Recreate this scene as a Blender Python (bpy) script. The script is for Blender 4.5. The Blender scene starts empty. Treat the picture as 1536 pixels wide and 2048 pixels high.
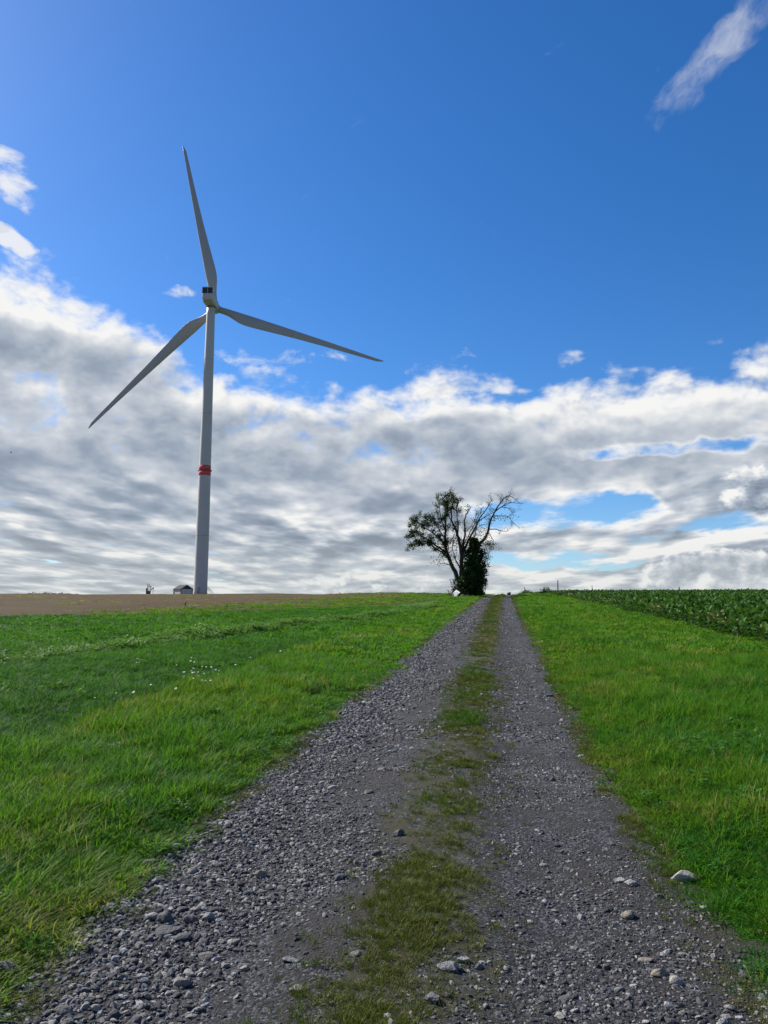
import bpy, bmesh, math, random
import numpy as np
from mathutils import Vector, Matrix, Euler, noise as mnoise

rnd = random.Random(7)
rng = np.random.default_rng(11)
R = math.radians
S = bpy.context.scene
C = S.collection

# ------------------------------------------------------------------ camera
FPX = 1547.0                      # focal length in pixels of the 1536 x 2048 photograph
PITCH, ROLL = R(7.2), R(0.45)
CAM = Vector((0.0, 0.0, 1.6))
cam_d = bpy.data.cameras.new('camera'); cam = bpy.data.objects.new('camera', cam_d); C.objects.link(cam)
cam_d.sensor_fit = 'VERTICAL'; cam_d.sensor_height = 24.0
cam_d.lens = 24.0 * FPX / 2048.0
cam_d.clip_start = 0.05; cam_d.clip_end = 9000
CAMROT = Euler((math.pi / 2 + PITCH, 0, 0)).to_matrix() @ Matrix.Rotation(ROLL, 3, 'Z')
cam.matrix_world = Matrix.Translation(CAM) @ CAMROT.to_4x4()
S.camera = cam

# ------------------------------------------------------------------ node helper
class NT:
    def __init__(s, tree): s.t = tree
    def new(s, kind, **kw):
        n = s.t.nodes.new(kind)
        for k, v in kw.items(): setattr(n, k, v)
        return n
    def link(s, a, b): s.t.links.new(a.s if isinstance(a, X) else a, b)
    def put(s, v, sock):
        if isinstance(v, X): s.t.links.new(v.s, sock)
        elif isinstance(v, bpy.types.NodeSocket): s.t.links.new(v, sock)
        else: sock.default_value = v
    def m(s, op, *a, clamp=False):
        n = s.new('ShaderNodeMath', operation=op, use_clamp=clamp)
        for i, v in enumerate(a): s.put(v, n.inputs[i])
        return X(s, n.outputs[0])
    def xyz(s, x, y, z=0.0):
        n = s.new('ShaderNodeCombineXYZ')
        for i, v in enumerate((x, y, z)): s.put(v, n.inputs[i])
        return n.outputs[0]
    def noise(s, vec, scale=1.0, detail=6.0, rough=0.55, dist=0.0, lac=2.0):
        n = s.new('ShaderNodeTexNoise')
        if vec is not None: s.put(vec, n.inputs['Vector'])
        for k, v in (('Scale', scale), ('Detail', detail), ('Roughness', rough), ('Distortion', dist), ('Lacunarity', lac)):
            n.inputs[k].default_value = v
        return X(s, n.outputs['Fac'])
    def vor(s, vec, scale, out='Distance', feat='F1', rand=1.0):
        n = s.new('ShaderNodeTexVoronoi', feature=feat)
        if vec is not None: s.put(vec, n.inputs['Vector'])
        n.inputs['Scale'].default_value = scale; n.inputs['Randomness'].default_value = rand
        return n.outputs[out]
    def ss(s, v, a, b):           # smoothstep
        n = s.new('ShaderNodeMapRange', interpolation_type='SMOOTHSTEP')
        s.put(v, n.inputs[0]); n.inputs[1].default_value = a; n.inputs[2].default_value = b
        return X(s, n.outputs[0])
    def mix(s, f, a, b):
        n = s.new('ShaderNodeMix', data_type='RGBA')
        s.put(f, n.inputs['Factor']); 
        for v, k in ((a, 6), (b, 7)):
            s.put((*v, 1) if isinstance(v, tuple) and len(v) == 3 else v, n.inputs[k])
        return n.outputs[2]
    def curve(s, v, pts, lo, hi, vmax):
        n = s.new('ShaderNodeValToRGB'); n.color_ramp.interpolation = 'EASE'
        el = n.color_ramp.elements
        while len(el) < len(pts): el.new(0.5)
        for e, (p, q) in zip(el, pts):
            e.position = (p - lo) / (hi - lo); c = q / vmax; e.color = (c, c, c, 1)
        s.put((v - lo) * (1.0 / (hi - lo)), n.inputs[0])
        return X(s, n.outputs[0]) * vmax
class X:
    def __init__(s, nt, sock): s.n = nt; s.s = sock
    def __add__(a, b): return a.n.m('ADD', a, b)
    __radd__ = __add__
    def __sub__(a, b): return a.n.m('SUBTRACT', a, b)
    def __rsub__(a, b): return a.n.m('SUBTRACT', b, a)
    def __mul__(a, b): return a.n.m('MULTIPLY', a, b)
    __rmul__ = __mul__
    def __truediv__(a, b): return a.n.m('DIVIDE', a, b)
    def __rtruediv__(a, b): return a.n.m("DIVIDE", b, a)
    def clamp(a): return a.n.m('ADD', a, 0.0, clamp=True)
    def max(a, b): return a.n.m('MAXIMUM', a, b)
    def min(a, b): return a.n.m('MINIMUM', a, b)

# ------------------------------------------------------------------ sky, sun, exposure
SUN_AZ, SUN_EL = R(-58), R(38)     # azimuth from +Y, negative = to the left
world = bpy.data.worlds.new('World'); S.world = world; world.use_nodes = True
world.cycles.sampling_method = 'MANUAL'; world.cycles.sample_map_resolution = 512
wt = world.node_tree; wt.nodes.clear(); W = NT(wt)
sky = W.new('ShaderNodeTexSky', sky_type='NISHITA', sun_disc=False)
sky.sun_elevation = SUN_EL; sky.sun_rotation = SUN_AZ
sky.altitude = 100; sky.air_density = 1.0; sky.dust_density = 0.45; sky.ozone_density = 4.0
hsv = W.new('ShaderNodeHueSaturation'); hsv.inputs['Saturation'].default_value = 1.28; hsv.inputs['Value'].default_value = 1.0
W.link(sky.outputs[0], hsv.inputs['Color'])
bg_sky = W.new('ShaderNodeBackground'); bg_sky.inputs[1].default_value = 0.062
tn = W.new('ShaderNodeMix', data_type='RGBA', blend_type='MULTIPLY'); tn.inputs[0].default_value = 1; W.link(hsv.outputs[0], tn.inputs[6]); tn.inputs[7].default_value = (0.88, 1.0, 1.18, 1)
W.link(tn.outputs[2], bg_sky.inputs[0])
tc = W.new('ShaderNodeTexCoord'); sp = W.new('ShaderNodeSeparateXYZ'); W.link(tc.outputs['Generated'], sp.inputs[0])
dx, dy, dz = (X(W, sp.outputs[i]) for i in range(3))
az0 = W.m('ARCTAN2', dx, dy) * (180 / math.pi)
el0 = W.m('ARCSINE', dz.max(-1.0).min(1.0)) * (180 / math.pi)
TOP = [(-180, 17), (-75, 19), (-45, 22.5), (-31, 23.8), (-24.5, 23.0), (-19.0, 21.4), (-16.2, 19.8), (-14.6, 18.4), (-10.5, 17.6), (-4, 17.5), (1.0, 17.9), (6.0, 18.2),
       (12, 16.6), (18, 17.4), (27, 17.8), (40, 17.2), (75, 18), (180, 17)]
def blob(az, el, a, e, ra, re):
    qa = (az - a) * (1.0 / ra); qe = (el - e) * (1.0 / re)
    return W.ss(qa * qa + qe * qe, 1.0, 0.0)
def billow(vec, scale, detail=2.0, rough=0.5):
    n = W.new('ShaderNodeTexVoronoi', feature='F1'); W.put(vec, n.inputs['Vector'])
    for k, v in (('Scale', scale), ('Detail', detail), ('Roughness', rough)): n.inputs[k].default_value = v
    return 1.0 - X(W, n.outputs['Distance'])
def sky_pos(az, el):                                        # horizontal place of the cloud deck seen in this direction
    ar = az * (math.pi / 180); er = el.max(0.0) * (math.pi / 180)
    k = W.m('COSINE', er) / (W.m('SINE', er) + 0.055)
    return W.m('SINE', ar) * k, W.m('COSINE', ar) * k
wn = W.new('ShaderNodeTexNoise'); W.link(tc.outputs['Generated'], wn.inputs['Vector']); wn.inputs['Scale'].default_value = 9; wn.inputs['Detail'].default_value = 5
ws = W.new('ShaderNodeSeparateColor'); W.link(wn.outputs['Color'], ws.inputs[0])
wa, we = (X(W, ws.outputs[0]) - 0.5), (X(W, ws.outputs[1]) - 0.5)
hi = W.ss(el0, 6.0, 13.0); low = 1.0 - hi
def field(az, el, det):
    sx, sy = sky_pos(az, el)
    deck = W.noise(W.xyz(sx * 1.0, sy * 0.50, 0.3), 2.0, det, 0.55, 0.0)
    fb = W.noise(W.xyz(az * 0.105 + wa * 0.35, el * 0.21 + we * 0.4, 4.2), 1.0, det + 1, 0.60, 0.0)
    fb2 = W.noise(W.xyz(az * 0.34 + wa * 0.6, el * 0.52 + we * 0.6, 7.7), 1.0, det, 0.60, 0.0)
    bl = billow(W.xyz(az + wa * 2.4, el * 1.5 + we * 2.4, 1.0), 0.42)
    return (fb - 0.5) * (0.9 + hi * 2.2) + (fb2 - 0.5) * (0.5 + 1.7 * hi) + (bl - 0.60) * (0.15 + 0.45 * hi) + (deck - 0.5) * (1.1 + low * 4.4), fb
f0, fb0 = field(az0, el0, 8)
f1, _ = field(az0 - 0.5, el0 + 0.8, 3)
f2, _ = field(az0, el0, 3)
az, el = az0, el0
s0x, s0y = sky_pos(az, el)
big = W.noise(W.xyz(az * 0.06, el * 0.16, 9.1), 1.0, 2, 0.5)
top0 = W.curve(az, TOP, -180, 180, 30.0)
aw = az + wa * 15.0 + (fb0 - 0.5) * 8.0; ew = el + we * 4.5 + (fb0 - 0.5) * 2.0
d = ((top0 - el) * 0.40).min(1.6) + f0 + (big - 0.5) * 0.6
gap = blob(aw, ew, 14.5, 7.3, 10.5, 1.8) * 2.0 + blob(aw, ew, 12.0, 3.7, 9.5, 1.0) * 1.5 + blob(aw, ew, 25.0, 5.7, 7.5, 1.1) * 1.25
gap = gap + blob(aw, ew, 20.0, 11.6, 8.0, 0.7) * 1.25 + blob(aw, ew, 5.5, 15.4, 8.0, 1.0) * 0.8 + blob(aw, ew, 48, 6.5, 20, 2.6) * 1.6 + blob(aw, ew, -13.4, 18.3, 2.6, 2.2) * 1.5
gap = gap + blob(aw, ew, -75, 9.5, 22, 3.0) * 1.6 + blob(aw, ew, 110, 8.5, 30, 3.0) * 1.8 + blob(aw, ew, -130, 8.0, 30, 3.2) * 1.8
d = d - gap * (0.7 + 0.9 * (fb0 - 0.3).max(0.0)) + blob(aw, ew, 26.0, 8.8, 6.0, 3.0) * 1.4 + blob(aw, ew, 22.5, 3.2, 8.5, 2.2) * 1.8
fl = W.noise(W.xyz(az * 0.22 + wa * 1.5, el * 0.50 + we * 1.5, 3.3), 1.0, 9, 0.64, 0.0)
pf = (fl - 0.5) * 6.0 - 1.15
wisp = W.noise(W.xyz((az * 0.57 - el * 0.82) * 0.42 + wa * 1.6, (az * 0.82 + el * 0.57) * 0.20 + we * 1.2, 2.0), 1.0, 8, 0.62, 0.0)
d2 = pf + blob(az, ew, -28.6, 23.9, 4.4, 1.3) * 3.3 + blob(az, ew, -29.5, 27.2, 4.8, 2.6) * 2.4 + blob(aw, ew, 4.5, 17.8, 5.5, 1.6) * 1.7
d2 = d2 + blob(az, ew, -15.8, 22.3, 1.9, 0.5) * 1.4 + blob(az, ew, -4.0, 18.3, 2.8, 0.6) * 1.4 + blob(aw, ew, -10.5, 17.7, 3.6, 1.3) * 1.8
ca = (az - 25.0) * 0.57 - (el - 35.2) * 0.82 + wa * 2.5; cb = (az - 25.0) * 0.82 + (el - 35.2) * 0.57       # streak of cirrus
qa = ca * (1.0 / 1.9); qb = cb * (1.0 / 7.5)
d3 = (wisp - 0.5) * 6.0 - 1.1 + W.ss(qa * qa + qb * qb, 1.0, 0.0) * 1.9
cov = W.ss(d, -0.1, 1.0).max(W.ss(d2, 0.0, 1.5) * 0.85).max(W.ss(d3, -0.2, 2.3) * 0.5) * W.ss(el0, -3.0, -1.0)
relief = (f2 - f1) * (0.32 + low * 0.22)
dsm = d - f0 + f2
topv = W.curve(az0, TOP, -180, 180, 30.0) + we * 3.0
thick = W.ss(d, 0.25, 1.8)
hz = W.ss(el0, 7.5, 0.5)
ewv = el0 + we * 4.0 + wa * 2.0
dark = W.ss(ewv, 8.0, 11.0) * W.ss(ewv, 15.0, 12.8) * W.ss(az0, 30.0, 8.0) * W.ss(az0, -40.0, -14.0)
dark = dark + blob(az0 + wa * 8.0, ewv, -23, 17.0, 12.0, 2.3) * 1.1
rim = W.ss(topv - el0, 6.2, 2.2)
thick = W.ss(dsm, 0.1, 2.1)
right = W.ss(az0, 4.0, 20.0) * W.ss(az0, 70.0, 40.0)
body = 0.95 - thick * (0.62 - rim * 0.50 - right * 0.12) - dark * 0.16
lit = (0.05 + blob(aw, ew, -27.0, 20.6, 11.0, 2.2) * 0.30 + body + relief + blob(aw, ew, 25.5, 9.8, 5.0, 1.5) * 0.10 + blob(aw, ew, 23.0, 4.8, 7.0, 1.0) * 0.12 - blob(aw, ew, 22.0, 2.8, 9.0, 1.0) * 0.22 - blob(aw, ew, 25.0, 7.6, 6.0, 1.2) * 0.2 + (fb0 - 0.5) * 0.35).max(W.ss(d2, 0.0, 0.4) * W.ss(d, 0.3, 0.0) * 0.9).clamp()
# heaped cumulus low on the right (and elsewhere round the horizon), lit from the upper left
def heap(az, el, det): return W.noise(W.xyz(az * 0.42 + wa * 0.8, el * 0.62 + we * 0.8, 6.1), 1.0, det, 0.58, 0.0)
h0, h1, h2 = heap(az0, el0, 8), heap(az0 - 0.45, el0 + 0.55, 4), heap(az0, el0, 4)
hm = blob(az0, el0, 23.5, 2.2, 8.0, 2.9) * 1.5 + blob(az0, el0, 27.0, 8.2, 5.0, 2.9) * 1.5 + blob(az0, el0, -1.0, 1.8, 9.0, 1.6) * 1.0 + blob(az0, el0, 70.0, 3.0, 14.0, 3.4) * 1.5 + blob(az0, el0, -95.0, 3.0, 16.0, 3.2) * 1.5
dh = hm + (h0 - 0.5) * 3.2 - 0.75
covh = W.ss(dh, 0.0, 0.5)
base_h = W.ss(hm, 0.2, 1.5)
lith = (0.78 + (h2 - h1) * 3.2 - W.ss(dh, 0.25, 1.2) * 0.40).clamp()
cov = cov.max(covh)
lit = (lit * (1.0 - covh) + lith * covh).clamp()
ccol = W.new('ShaderNodeValToRGB'); W.link(lit, ccol.inputs[0])
e = ccol.color_ramp.elements
e[0].position = 0.0; e[0].color = (0.21, 0.26, 0.335, 1)
e[1].position = 1.0; e[1].color = (0.94, 0.94, 0.93, 1)
n_ = ccol.color_ramp.elements.new(0.36); n_.color = (0.34, 0.405, 0.50, 1)
n_ = ccol.color_ramp.elements.new(0.68); n_.color = (0.58, 0.625, 0.69, 1)
warm = W.mix(hz * 0.45, ccol.outputs[0], (0.66, 0.69, 0.66))
bg_cl = W.new('ShaderNodeBackground'); W.link(warm, bg_cl.inputs[0]); bg_cl.inputs[1].default_value = 0.49
mx = W.new('ShaderNodeMixShader'); W.link(cov, mx.inputs[0]); W.link(bg_sky.outputs[0], mx.inputs[1]); W.link(bg_cl.outputs[0], mx.inputs[2])
wo = W.new('ShaderNodeOutputWorld'); W.link(mx.outputs[0], wo.inputs[0])

sd = bpy.data.lights.new('sun', 'SUN'); sun = bpy.data.objects.new('sun', sd); C.objects.link(sun)
sd.energy = 4.2; sd.angle = R(3); sd.color = (1.0, 0.93, 0.82)
sdir = Vector((math.sin(SUN_AZ) * math.cos(SUN_EL), math.cos(SUN_AZ) * math.cos(SUN_EL), math.sin(SUN_EL)))
sun.rotation_euler = sdir.to_track_quat('Z', 'Y').to_euler(); sun.location = (-40, 30, 60)
vs = S.view_settings; vs.view_transform = 'Standard'; vs.look = 'None'; vs.exposure = 1.0; vs.gamma = 1.0; vs.use_curve_mapping = False

# ------------------------------------------------------------------ place helpers: terrain and road
_ys = np.arange(-60, 9000, 0.5)
_sl = np.interp(_ys, [-60, 0, 65, 112, 262, 330, 420, 1200, 9000], [0.02, 0.038, 0.038, 0.018, 0.018, 0.0, -0.012, -0.02, -0.02])
_zs = np.cumsum(_sl) * 0.5; _zs -= np.interp(3.0, _ys, _zs)
_ey = np.array([-60, -5, 3.2, 6.3, 11.4, 18, 26, 39, 60, 84, 112, 150, 260, 420, 9000.])
_eL = np.array([-9, -1.95, -1.52, -1.22, -0.50, 0.52, 1.72, 3.72, 7.0, 10.9, 15.8, 23.5, 53, 103, 3000.])
_eR = np.array([-6, 1.0, 1.52, 1.90, 2.72, 3.75, 4.92, 6.92, 10.25, 14.1, 19.1, 26.8, 56.3, 106, 3003.])
_fy = np.arange(-60, 700, 0.25)
def _sm(v, w=17):
    k = np.hanning(w + 2)[1:-1]; k /= k.sum()
    return np.convolve(np.pad(v, w // 2, mode='edge'), k, 'valid')
_fC = _sm(np.interp(_fy, _ey, (_eL + _eR) / 2)); _fH = _sm(np.interp(_fy, _ey, (_eR - _eL) / 2))
def road_c(y): return np.interp(y, _fy, _fC)
def road_h(y): return np.interp(y, _fy, _fH)
_lat = rng.random((64, 64))
def vnoise(x, y, s=1.0, o=0.0):   # smooth lattice noise, 0..1
    x = np.asarray(x, float) * s + o * 7.3 + 1000; y = np.asarray(y, float) * s + o * 3.1 + 1000
    xi = np.floor(x).astype(int); yi = np.floor(y).astype(int); fx = x - xi; fy = y - yi
    fx = fx * fx * (3 - 2 * fx); fy = fy * fy * (3 - 2 * fy)
    g = lambda a, b: _lat[a % 64, b % 64]
    return (g(xi, yi) * (1 - fx) + g(xi + 1, yi) * fx) * (1 - fy) + (g(xi, yi + 1) * (1 - fx) + g(xi + 1, yi + 1) * fx) * fy
def height(x, y):
    x = np.asarray(x, float); y = np.asarray(y, float)
    z = np.interp(y, _ys, _zs) + 0.00785 * np.clip(x, -220, 220)
    u = x - road_c(y)
    off = np.clip((np.abs(u) - 1.5) / 1.2, 0, 1)
    z = z + off * (0.10 * (vnoise(x, y, 0.45, 1) - 0.5) + 0.05 * (vnoise(x, y, 1.7, 2) - 0.5) + 0.5 * (vnoise(x, y, 0.045, 3) - 0.5) * np.clip(np.abs(u) / 12, 0, 1))
    z = z + 0.10 * np.clip((u - 1.6) / 1.5, 0, 1) + 0.05 * np.clip((-u - 1.6) / 1.2, 0, 1)
    inr = 1 - off                                            # rut, crown of the track
    z = z + inr * (0.035 * np.exp(-((u - 0.12) / 0.38) ** 2) - 0.025 * np.exp(-((np.abs(u) - 0.85) / 0.35) ** 2))
    z = z + inr * 0.03 * (vnoise(x, y, 1.3, 5) - 0.5) + inr * 0.014 * (vnoise(x, y, 4.1, 6) - 0.5)
    return z
def H(x, y): return float(height(x, y))
def ray(px, py): return (CAMROT @ Vector(((px - 768) / FPX, -(py - 1024) / FPX, -1))).normalized()
def at(px, py, y):                # point on the pixel's ray at distance y along the ground
    r = ray(px, py); return CAM + r * (y / r.y)
def on_ground(px, py):
    r = ray(px, py); t = 1.5; step = 0.02
    while t < 600:
        p = CAM + r * t
        if p.z <= H(p.x, p.y): break
        t += max(step, t * 0.004)
    return Vector((p.x, p.y, H(p.x, p.y)))
def crop_edge(y): return np.interp(y, [0, 18.7, 25.7, 33, 50, 67, 130, 400], [6.4, 9.05, 10.25, 11.2, 13.9, 16.4, 25.0, 62.0])
def brown_edge(x): return np.interp(x, [-400, -60, -19, -8, -1.5, 3.0, 8.5, 14], [42, 38, 35.5, 40, 48, 60, 78, 400])

# ------------------------------------------------------------------ object helpers
def tag(o, label=None, cat=None, group=None, kind=None):
    for k, v in (('label', label), ('category', cat), ('group', group), ('kind', kind)):
        if v: o[k] = v
    return o
def link(o, parent=None):
    C.objects.link(o)
    if parent is not None: o.parent = parent
    return o
def mesh_obj(name, verts, faces, mat, parent=None, smooth=False, loc=None):
    me = bpy.data.meshes.new(name); me.from_pydata([tuple(v) for v in verts], [], [tuple(f) for f in faces]); me.update()
    if smooth: me.polygons.foreach_set('use_smooth', [True] * len(me.polygons))
    if mat: me.materials.append(mat)
    o = bpy.data.objects.new(name, me)
    if loc: o.location = loc
    return link(o, parent)
def empty(name, loc, rz=0.0):
    o = bpy.data.objects.new(name, None); o.location = loc; o.rotation_euler = (0, 0, rz); o.empty_display_size = 0.2
    return link(o)
class MB:
    def __init__(s): s.v = []; s.f = []
    def add(s, vs, fs):
        b = len(s.v); s.v += [Vector(v) for v in vs]; s.f += [tuple(i + b for i in f) for f in fs]; return s
    def box(s, x0, x1, y0, y1, z0, z1, M=None):
        vs = [Vector((x, y, z)) for z in (z0, z1) for x, y in ((x0, y0), (x1, y0), (x1, y1), (x0, y1))]
        if M: vs = [M @ v for v in vs]
        return s.add(vs, [(3, 2, 1, 0), (4, 5, 6, 7), (0, 1, 5, 4), (1, 2, 6, 5), (2, 3, 7, 6), (3, 0, 4, 7)])
    def tube(s, pts, rad, n=8, cap=True):
        pts = [Vector(p) for p in pts]; k = len(pts)
        if not hasattr(rad, '__len__'): rad = [rad] * k
        ref = None; rings = []
        for i, p in enumerate(pts):
            t = (pts[min(i + 1, k - 1)] - pts[max(i - 1, 0)]).normalized()
            if ref is None: ref = t.orthogonal()
            ref = (ref - t * ref.dot(t)).normalized(); b = t.cross(ref)
            rings.append([p + (ref * math.cos(a) + b * math.sin(a)) * rad[i] for a in (2 * math.pi * j / n for j in range(n))])
        vs = [v for r in rings for v in r]; fs = []
        for i in range(k - 1):
            for j in range(n):
                fs.append((i * n + j, i * n + (j + 1) % n, (i + 1) * n + (j + 1) % n, (i + 1) * n + j))
        if cap: fs += [tuple(reversed(range(n))), tuple((k - 1) * n + j for j in range(n))]
        return s.add(vs, fs)
    def build(s, name, mat, parent=None, smooth=False, loc=None): return mesh_obj(name, s.v, s.f, mat, parent, smooth, loc)

# ------------------------------------------------------------------ materials
def material(name):
    m = bpy.data.materials.new(name); m.use_nodes = True; t = m.node_tree; t.nodes.clear(); n = NT(t)
    out = n.new('ShaderNodeOutputMaterial'); b = n.new('ShaderNodeBsdfPrincipled'); n.link(b.outputs[0], out.inputs[0])
    return m, n, b, out
def simple(name, col, rough=0.7, vary=0.15, scale=3.0, bump=0.0, bscale=20.0):
    m, n, b, out = material(name)
    g = n.new('ShaderNodeTexCoord')
    f = n.noise(g.outputs['Object'], scale, 6, 0.6)
    n.link(n.mix(f, tuple(c * (1 - vary) for c in col), tuple(min(1, c * (1 + vary)) for c in col)), b.inputs['Base Color'])
    b.inputs['Roughness'].default_value = rough
    if bump:
        bm_ = n.new('ShaderNodeBump'); bm_.inputs['Strength'].default_value = bump; bm_.inputs['Distance'].default_value = 0.02
        n.link(n.noise(g.outputs['Object'], bscale, 6, 0.6), bm_.inputs['Height']); n.link(bm_.outputs[0], b.inputs['Normal'])
    return m
def foliage(name, cols, trans=0.35, rough=0.55, tint=True):
    """cols: list of (position, colour) along the per-instance tint"""
    m = bpy.data.materials.new(name); m.use_nodes = True; t = m.node_tree; t.nodes.clear(); n = NT(t)
    out = n.new('ShaderNodeOutputMaterial')
    oi = n.new('ShaderNodeObjectInfo'); rn = X(n, oi.outputs['Random'])
    if tint:
        at_ = n.new('ShaderNodeAttribute', attribute_type='INSTANCER', attribute_name='tint'); base = X(n, at_.outputs['Fac'])
    else:
        g = n.new('ShaderNodeNewGeometry'); base = X(n, g.outputs['Random Per Island']) * 1.0
    v = (base + (rn - 0.5) * 0.25) if tint else base
    if tint:
        g2 = n.new('ShaderNodeNewGeometry'); v = v + (X(n, g2.outputs['Random Per Island']) - 0.5) * 0.35
    ramp = n.new('ShaderNodeValToRGB'); n.link(v.clamp(), ramp.inputs[0]); el = ramp.color_ramp.elements
    while len(el) < len(cols): el.new(0.5)
    for q, (p, c) in zip(el, cols): q.position = p; q.color = (*c, 1)
    d_ = n.new('ShaderNodeBsdfPrincipled'); n.link(ramp.outputs[0], d_.inputs['Base Color']); d_.inputs['Roughness'].default_value = rough
    d_.inputs['Specular IOR Level'].default_value = 0.12
    tr = n.new('ShaderNodeBsdfTranslucent')
    warmc = n.mix(0.35, ramp.outputs[0], (0.13, 0.27, 0.012)); n.link(warmc, tr.inputs[0])
    mx_ = n.new('ShaderNodeMixShader'); mx_.inputs[0].default_value = trans
    n.link(d_.outputs[0], mx_.inputs[1]); n.link(tr.outputs[0], mx_.inputs[2]); n.link(mx_.outputs[0], out.inputs[0])
    return m

M_grass = foliage('grass_blades', [(0, (0.016, 0.098, 0.018)), (0.32, (0.036, 0.165, 0.011)), (0.62, (0.078, 0.195, 0.009)), (0.84, (0.16, 0.20, 0.022)), (1, (0.30, 0.25, 0.09))], 0.50)
M_moss = foliage('dry_short_grass', [(0, (0.035, 0.12, 0.007)), (0.35, (0.075, 0.105, 0.010)), (0.7, (0.11, 0.105, 0.022)), (1, (0.17, 0.14, 0.05))], 0.2)
M_weed = foliage('weed_leaves', [(0, (0.022, 0.060, 0.012)), (0.5, (0.055, 0.17, 0.024)), (1, (0.14, 0.26, 0.06))], 0.4)
M_beet = foliage('crop_leaves', [(0, (0.014, 0.055, 0.010)), (0.5, (0.028, 0.095, 0.016)), (0.85, (0.06, 0.14, 0.025)), (1, (0.20, 0.19, 0.07))], 0.25, 0.62)
M_leaf = foliage('tree_leaves', [(0, (0.014, 0.028, 0.007)), (0.6, (0.03, 0.055, 0.012)), (1, (0.06, 0.08, 0.02))], 0.15, 0.55, tint=False)
M_ivy = foliage('ivy_leaves', [(0, (0.009, 0.022, 0.005)), (0.6, (0.019, 0.044, 0.008)), (1, (0.05, 0.085, 0.016))], 0.08, 0.5, tint=False)
M_far = foliage('far_tree_leaves', [(0, (0.02, 0.035, 0.02)), (1, (0.05, 0.07, 0.03))], 0.1, 0.6, tint=False)
M_bark = simple('bark', (0.035, 0.030, 0.024), 0.9, 0.35, 6, 0.6, 14)
M_paint = simple('turbine_paint', (0.44, 0.44, 0.42), 0.6, 0.14, 0.22)
M_blade = simple('blade_paint', (0.33, 0.34, 0.335), 0.45, 0.06, 0.3)
M_red = simple('red_marking', (0.56, 0.085, 0.085), 0.95, 0.08, 0.8)
M_dred = simple('dark_red_ring', (0.22, 0.02, 0.025), 0.6)
M_dark = simple('dark_grille', (0.012, 0.014, 0.017), 0.5, 0.2, 4)
M_metal = simple('galvanised_steel', (0.25, 0.26, 0.27), 0.5, 0.15, 5)
M_dmetal = simple('dark_steel', (0.05, 0.055, 0.06), 0.6, 0.2, 5)
M_wallp = simple('shed_wall', (0.50, 0.50, 0.47), 0.85, 0.1, 2)
M_roof = simple('shed_roof', (0.05, 0.053, 0.06), 1.0, 0.12, 2)
M_gable = simple('shed_gable', (0.03, 0.032, 0.036), 0.7, 0.2, 2)
M_white = simple('white_sheet', (0.78, 0.78, 0.76), 0.6, 0.06, 3)
M_wood = simple('old_wood', (0.10, 0.08, 0.06), 0.9, 0.3, 8)
M_petal = simple('white_petals', (0.6, 0.6, 0.56), 0.6, 0.03)
M_yellow = simple('yellow_centre', (0.6, 0.4, 0.03), 0.7)
M_bird = simple('dark_feathers', (0.02, 0.02, 0.022), 0.8)
M_stem = simple('green_stem', (0.05, 0.10, 0.02), 0.7)
M_dry = simple('dry_twigs', (0.16, 0.13, 0.10), 0.95, 0.3, 6)

def mat_stone(name, dark, light, instanced=True, pale=0.0):
    m, n, b, out = material(name)
    g = n.new('ShaderNodeTexCoord'); oi = n.new('ShaderNodeObjectInfo'); rn = X(n, oi.outputs['Random'])
    f = n.noise(g.outputs['Object'], 1.7, 7, 0.65)
    ramp = n.new('ShaderNodeValToRGB'); n.link(rn, ramp.inputs[0]); el = ramp.color_ramp.elements
    el[0].color = (*dark, 1); el[1].color = (*light, 1)
    mid = el.new(0.62); mid.color = (*[d * 0.72 + l * 0.28 for d, l in zip(dark, light)], 1)
    br = el.new(0.86); br.color = (light[0] * 0.85, light[1] * 0.80, light[2] * 0.70, 1)
    dirt = n.mix(n.ss(f, 0.45, 0.7) * 0.4, ramp.outputs[0], (0.06, 0.056, 0.052))
    n.link(dirt, b.inputs['Base Color']); b.inputs['Roughness'].default_value = 0.82
    bp = n.new('ShaderNodeBump'); bp.inputs['Strength'].default_value = 0.5; bp.inputs['Distance'].default_value = 0.1
    n.link(n.noise(g.outputs['Object'], 3.5, 6, 0.65), bp.inputs['Height']); n.link(bp.outputs[0], b.inputs['Normal'])
    return m
M_stone = mat_stone('gravel_stone', (0.014, 0.016, 0.022), (0.30, 0.304, 0.315))
M_bigst = mat_stone('loose_stone', (0.05, 0.052, 0.058), (0.26, 0.26, 0.26))
M_pale = mat_stone('pale_stone', (0.20, 0.205, 0.21), (0.32, 0.32, 0.31))
M_tan = mat_stone('tan_stone', (0.19, 0.173, 0.148), (0.25, 0.232, 0.20))
M_beige = mat_stone('beige_stone', (0.42, 0.39, 0.33), (0.48, 0.45, 0.39))
M_dkst = mat_stone('dark_stone', (0.07, 0.072, 0.075), (0.12, 0.12, 0.125))

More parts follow.
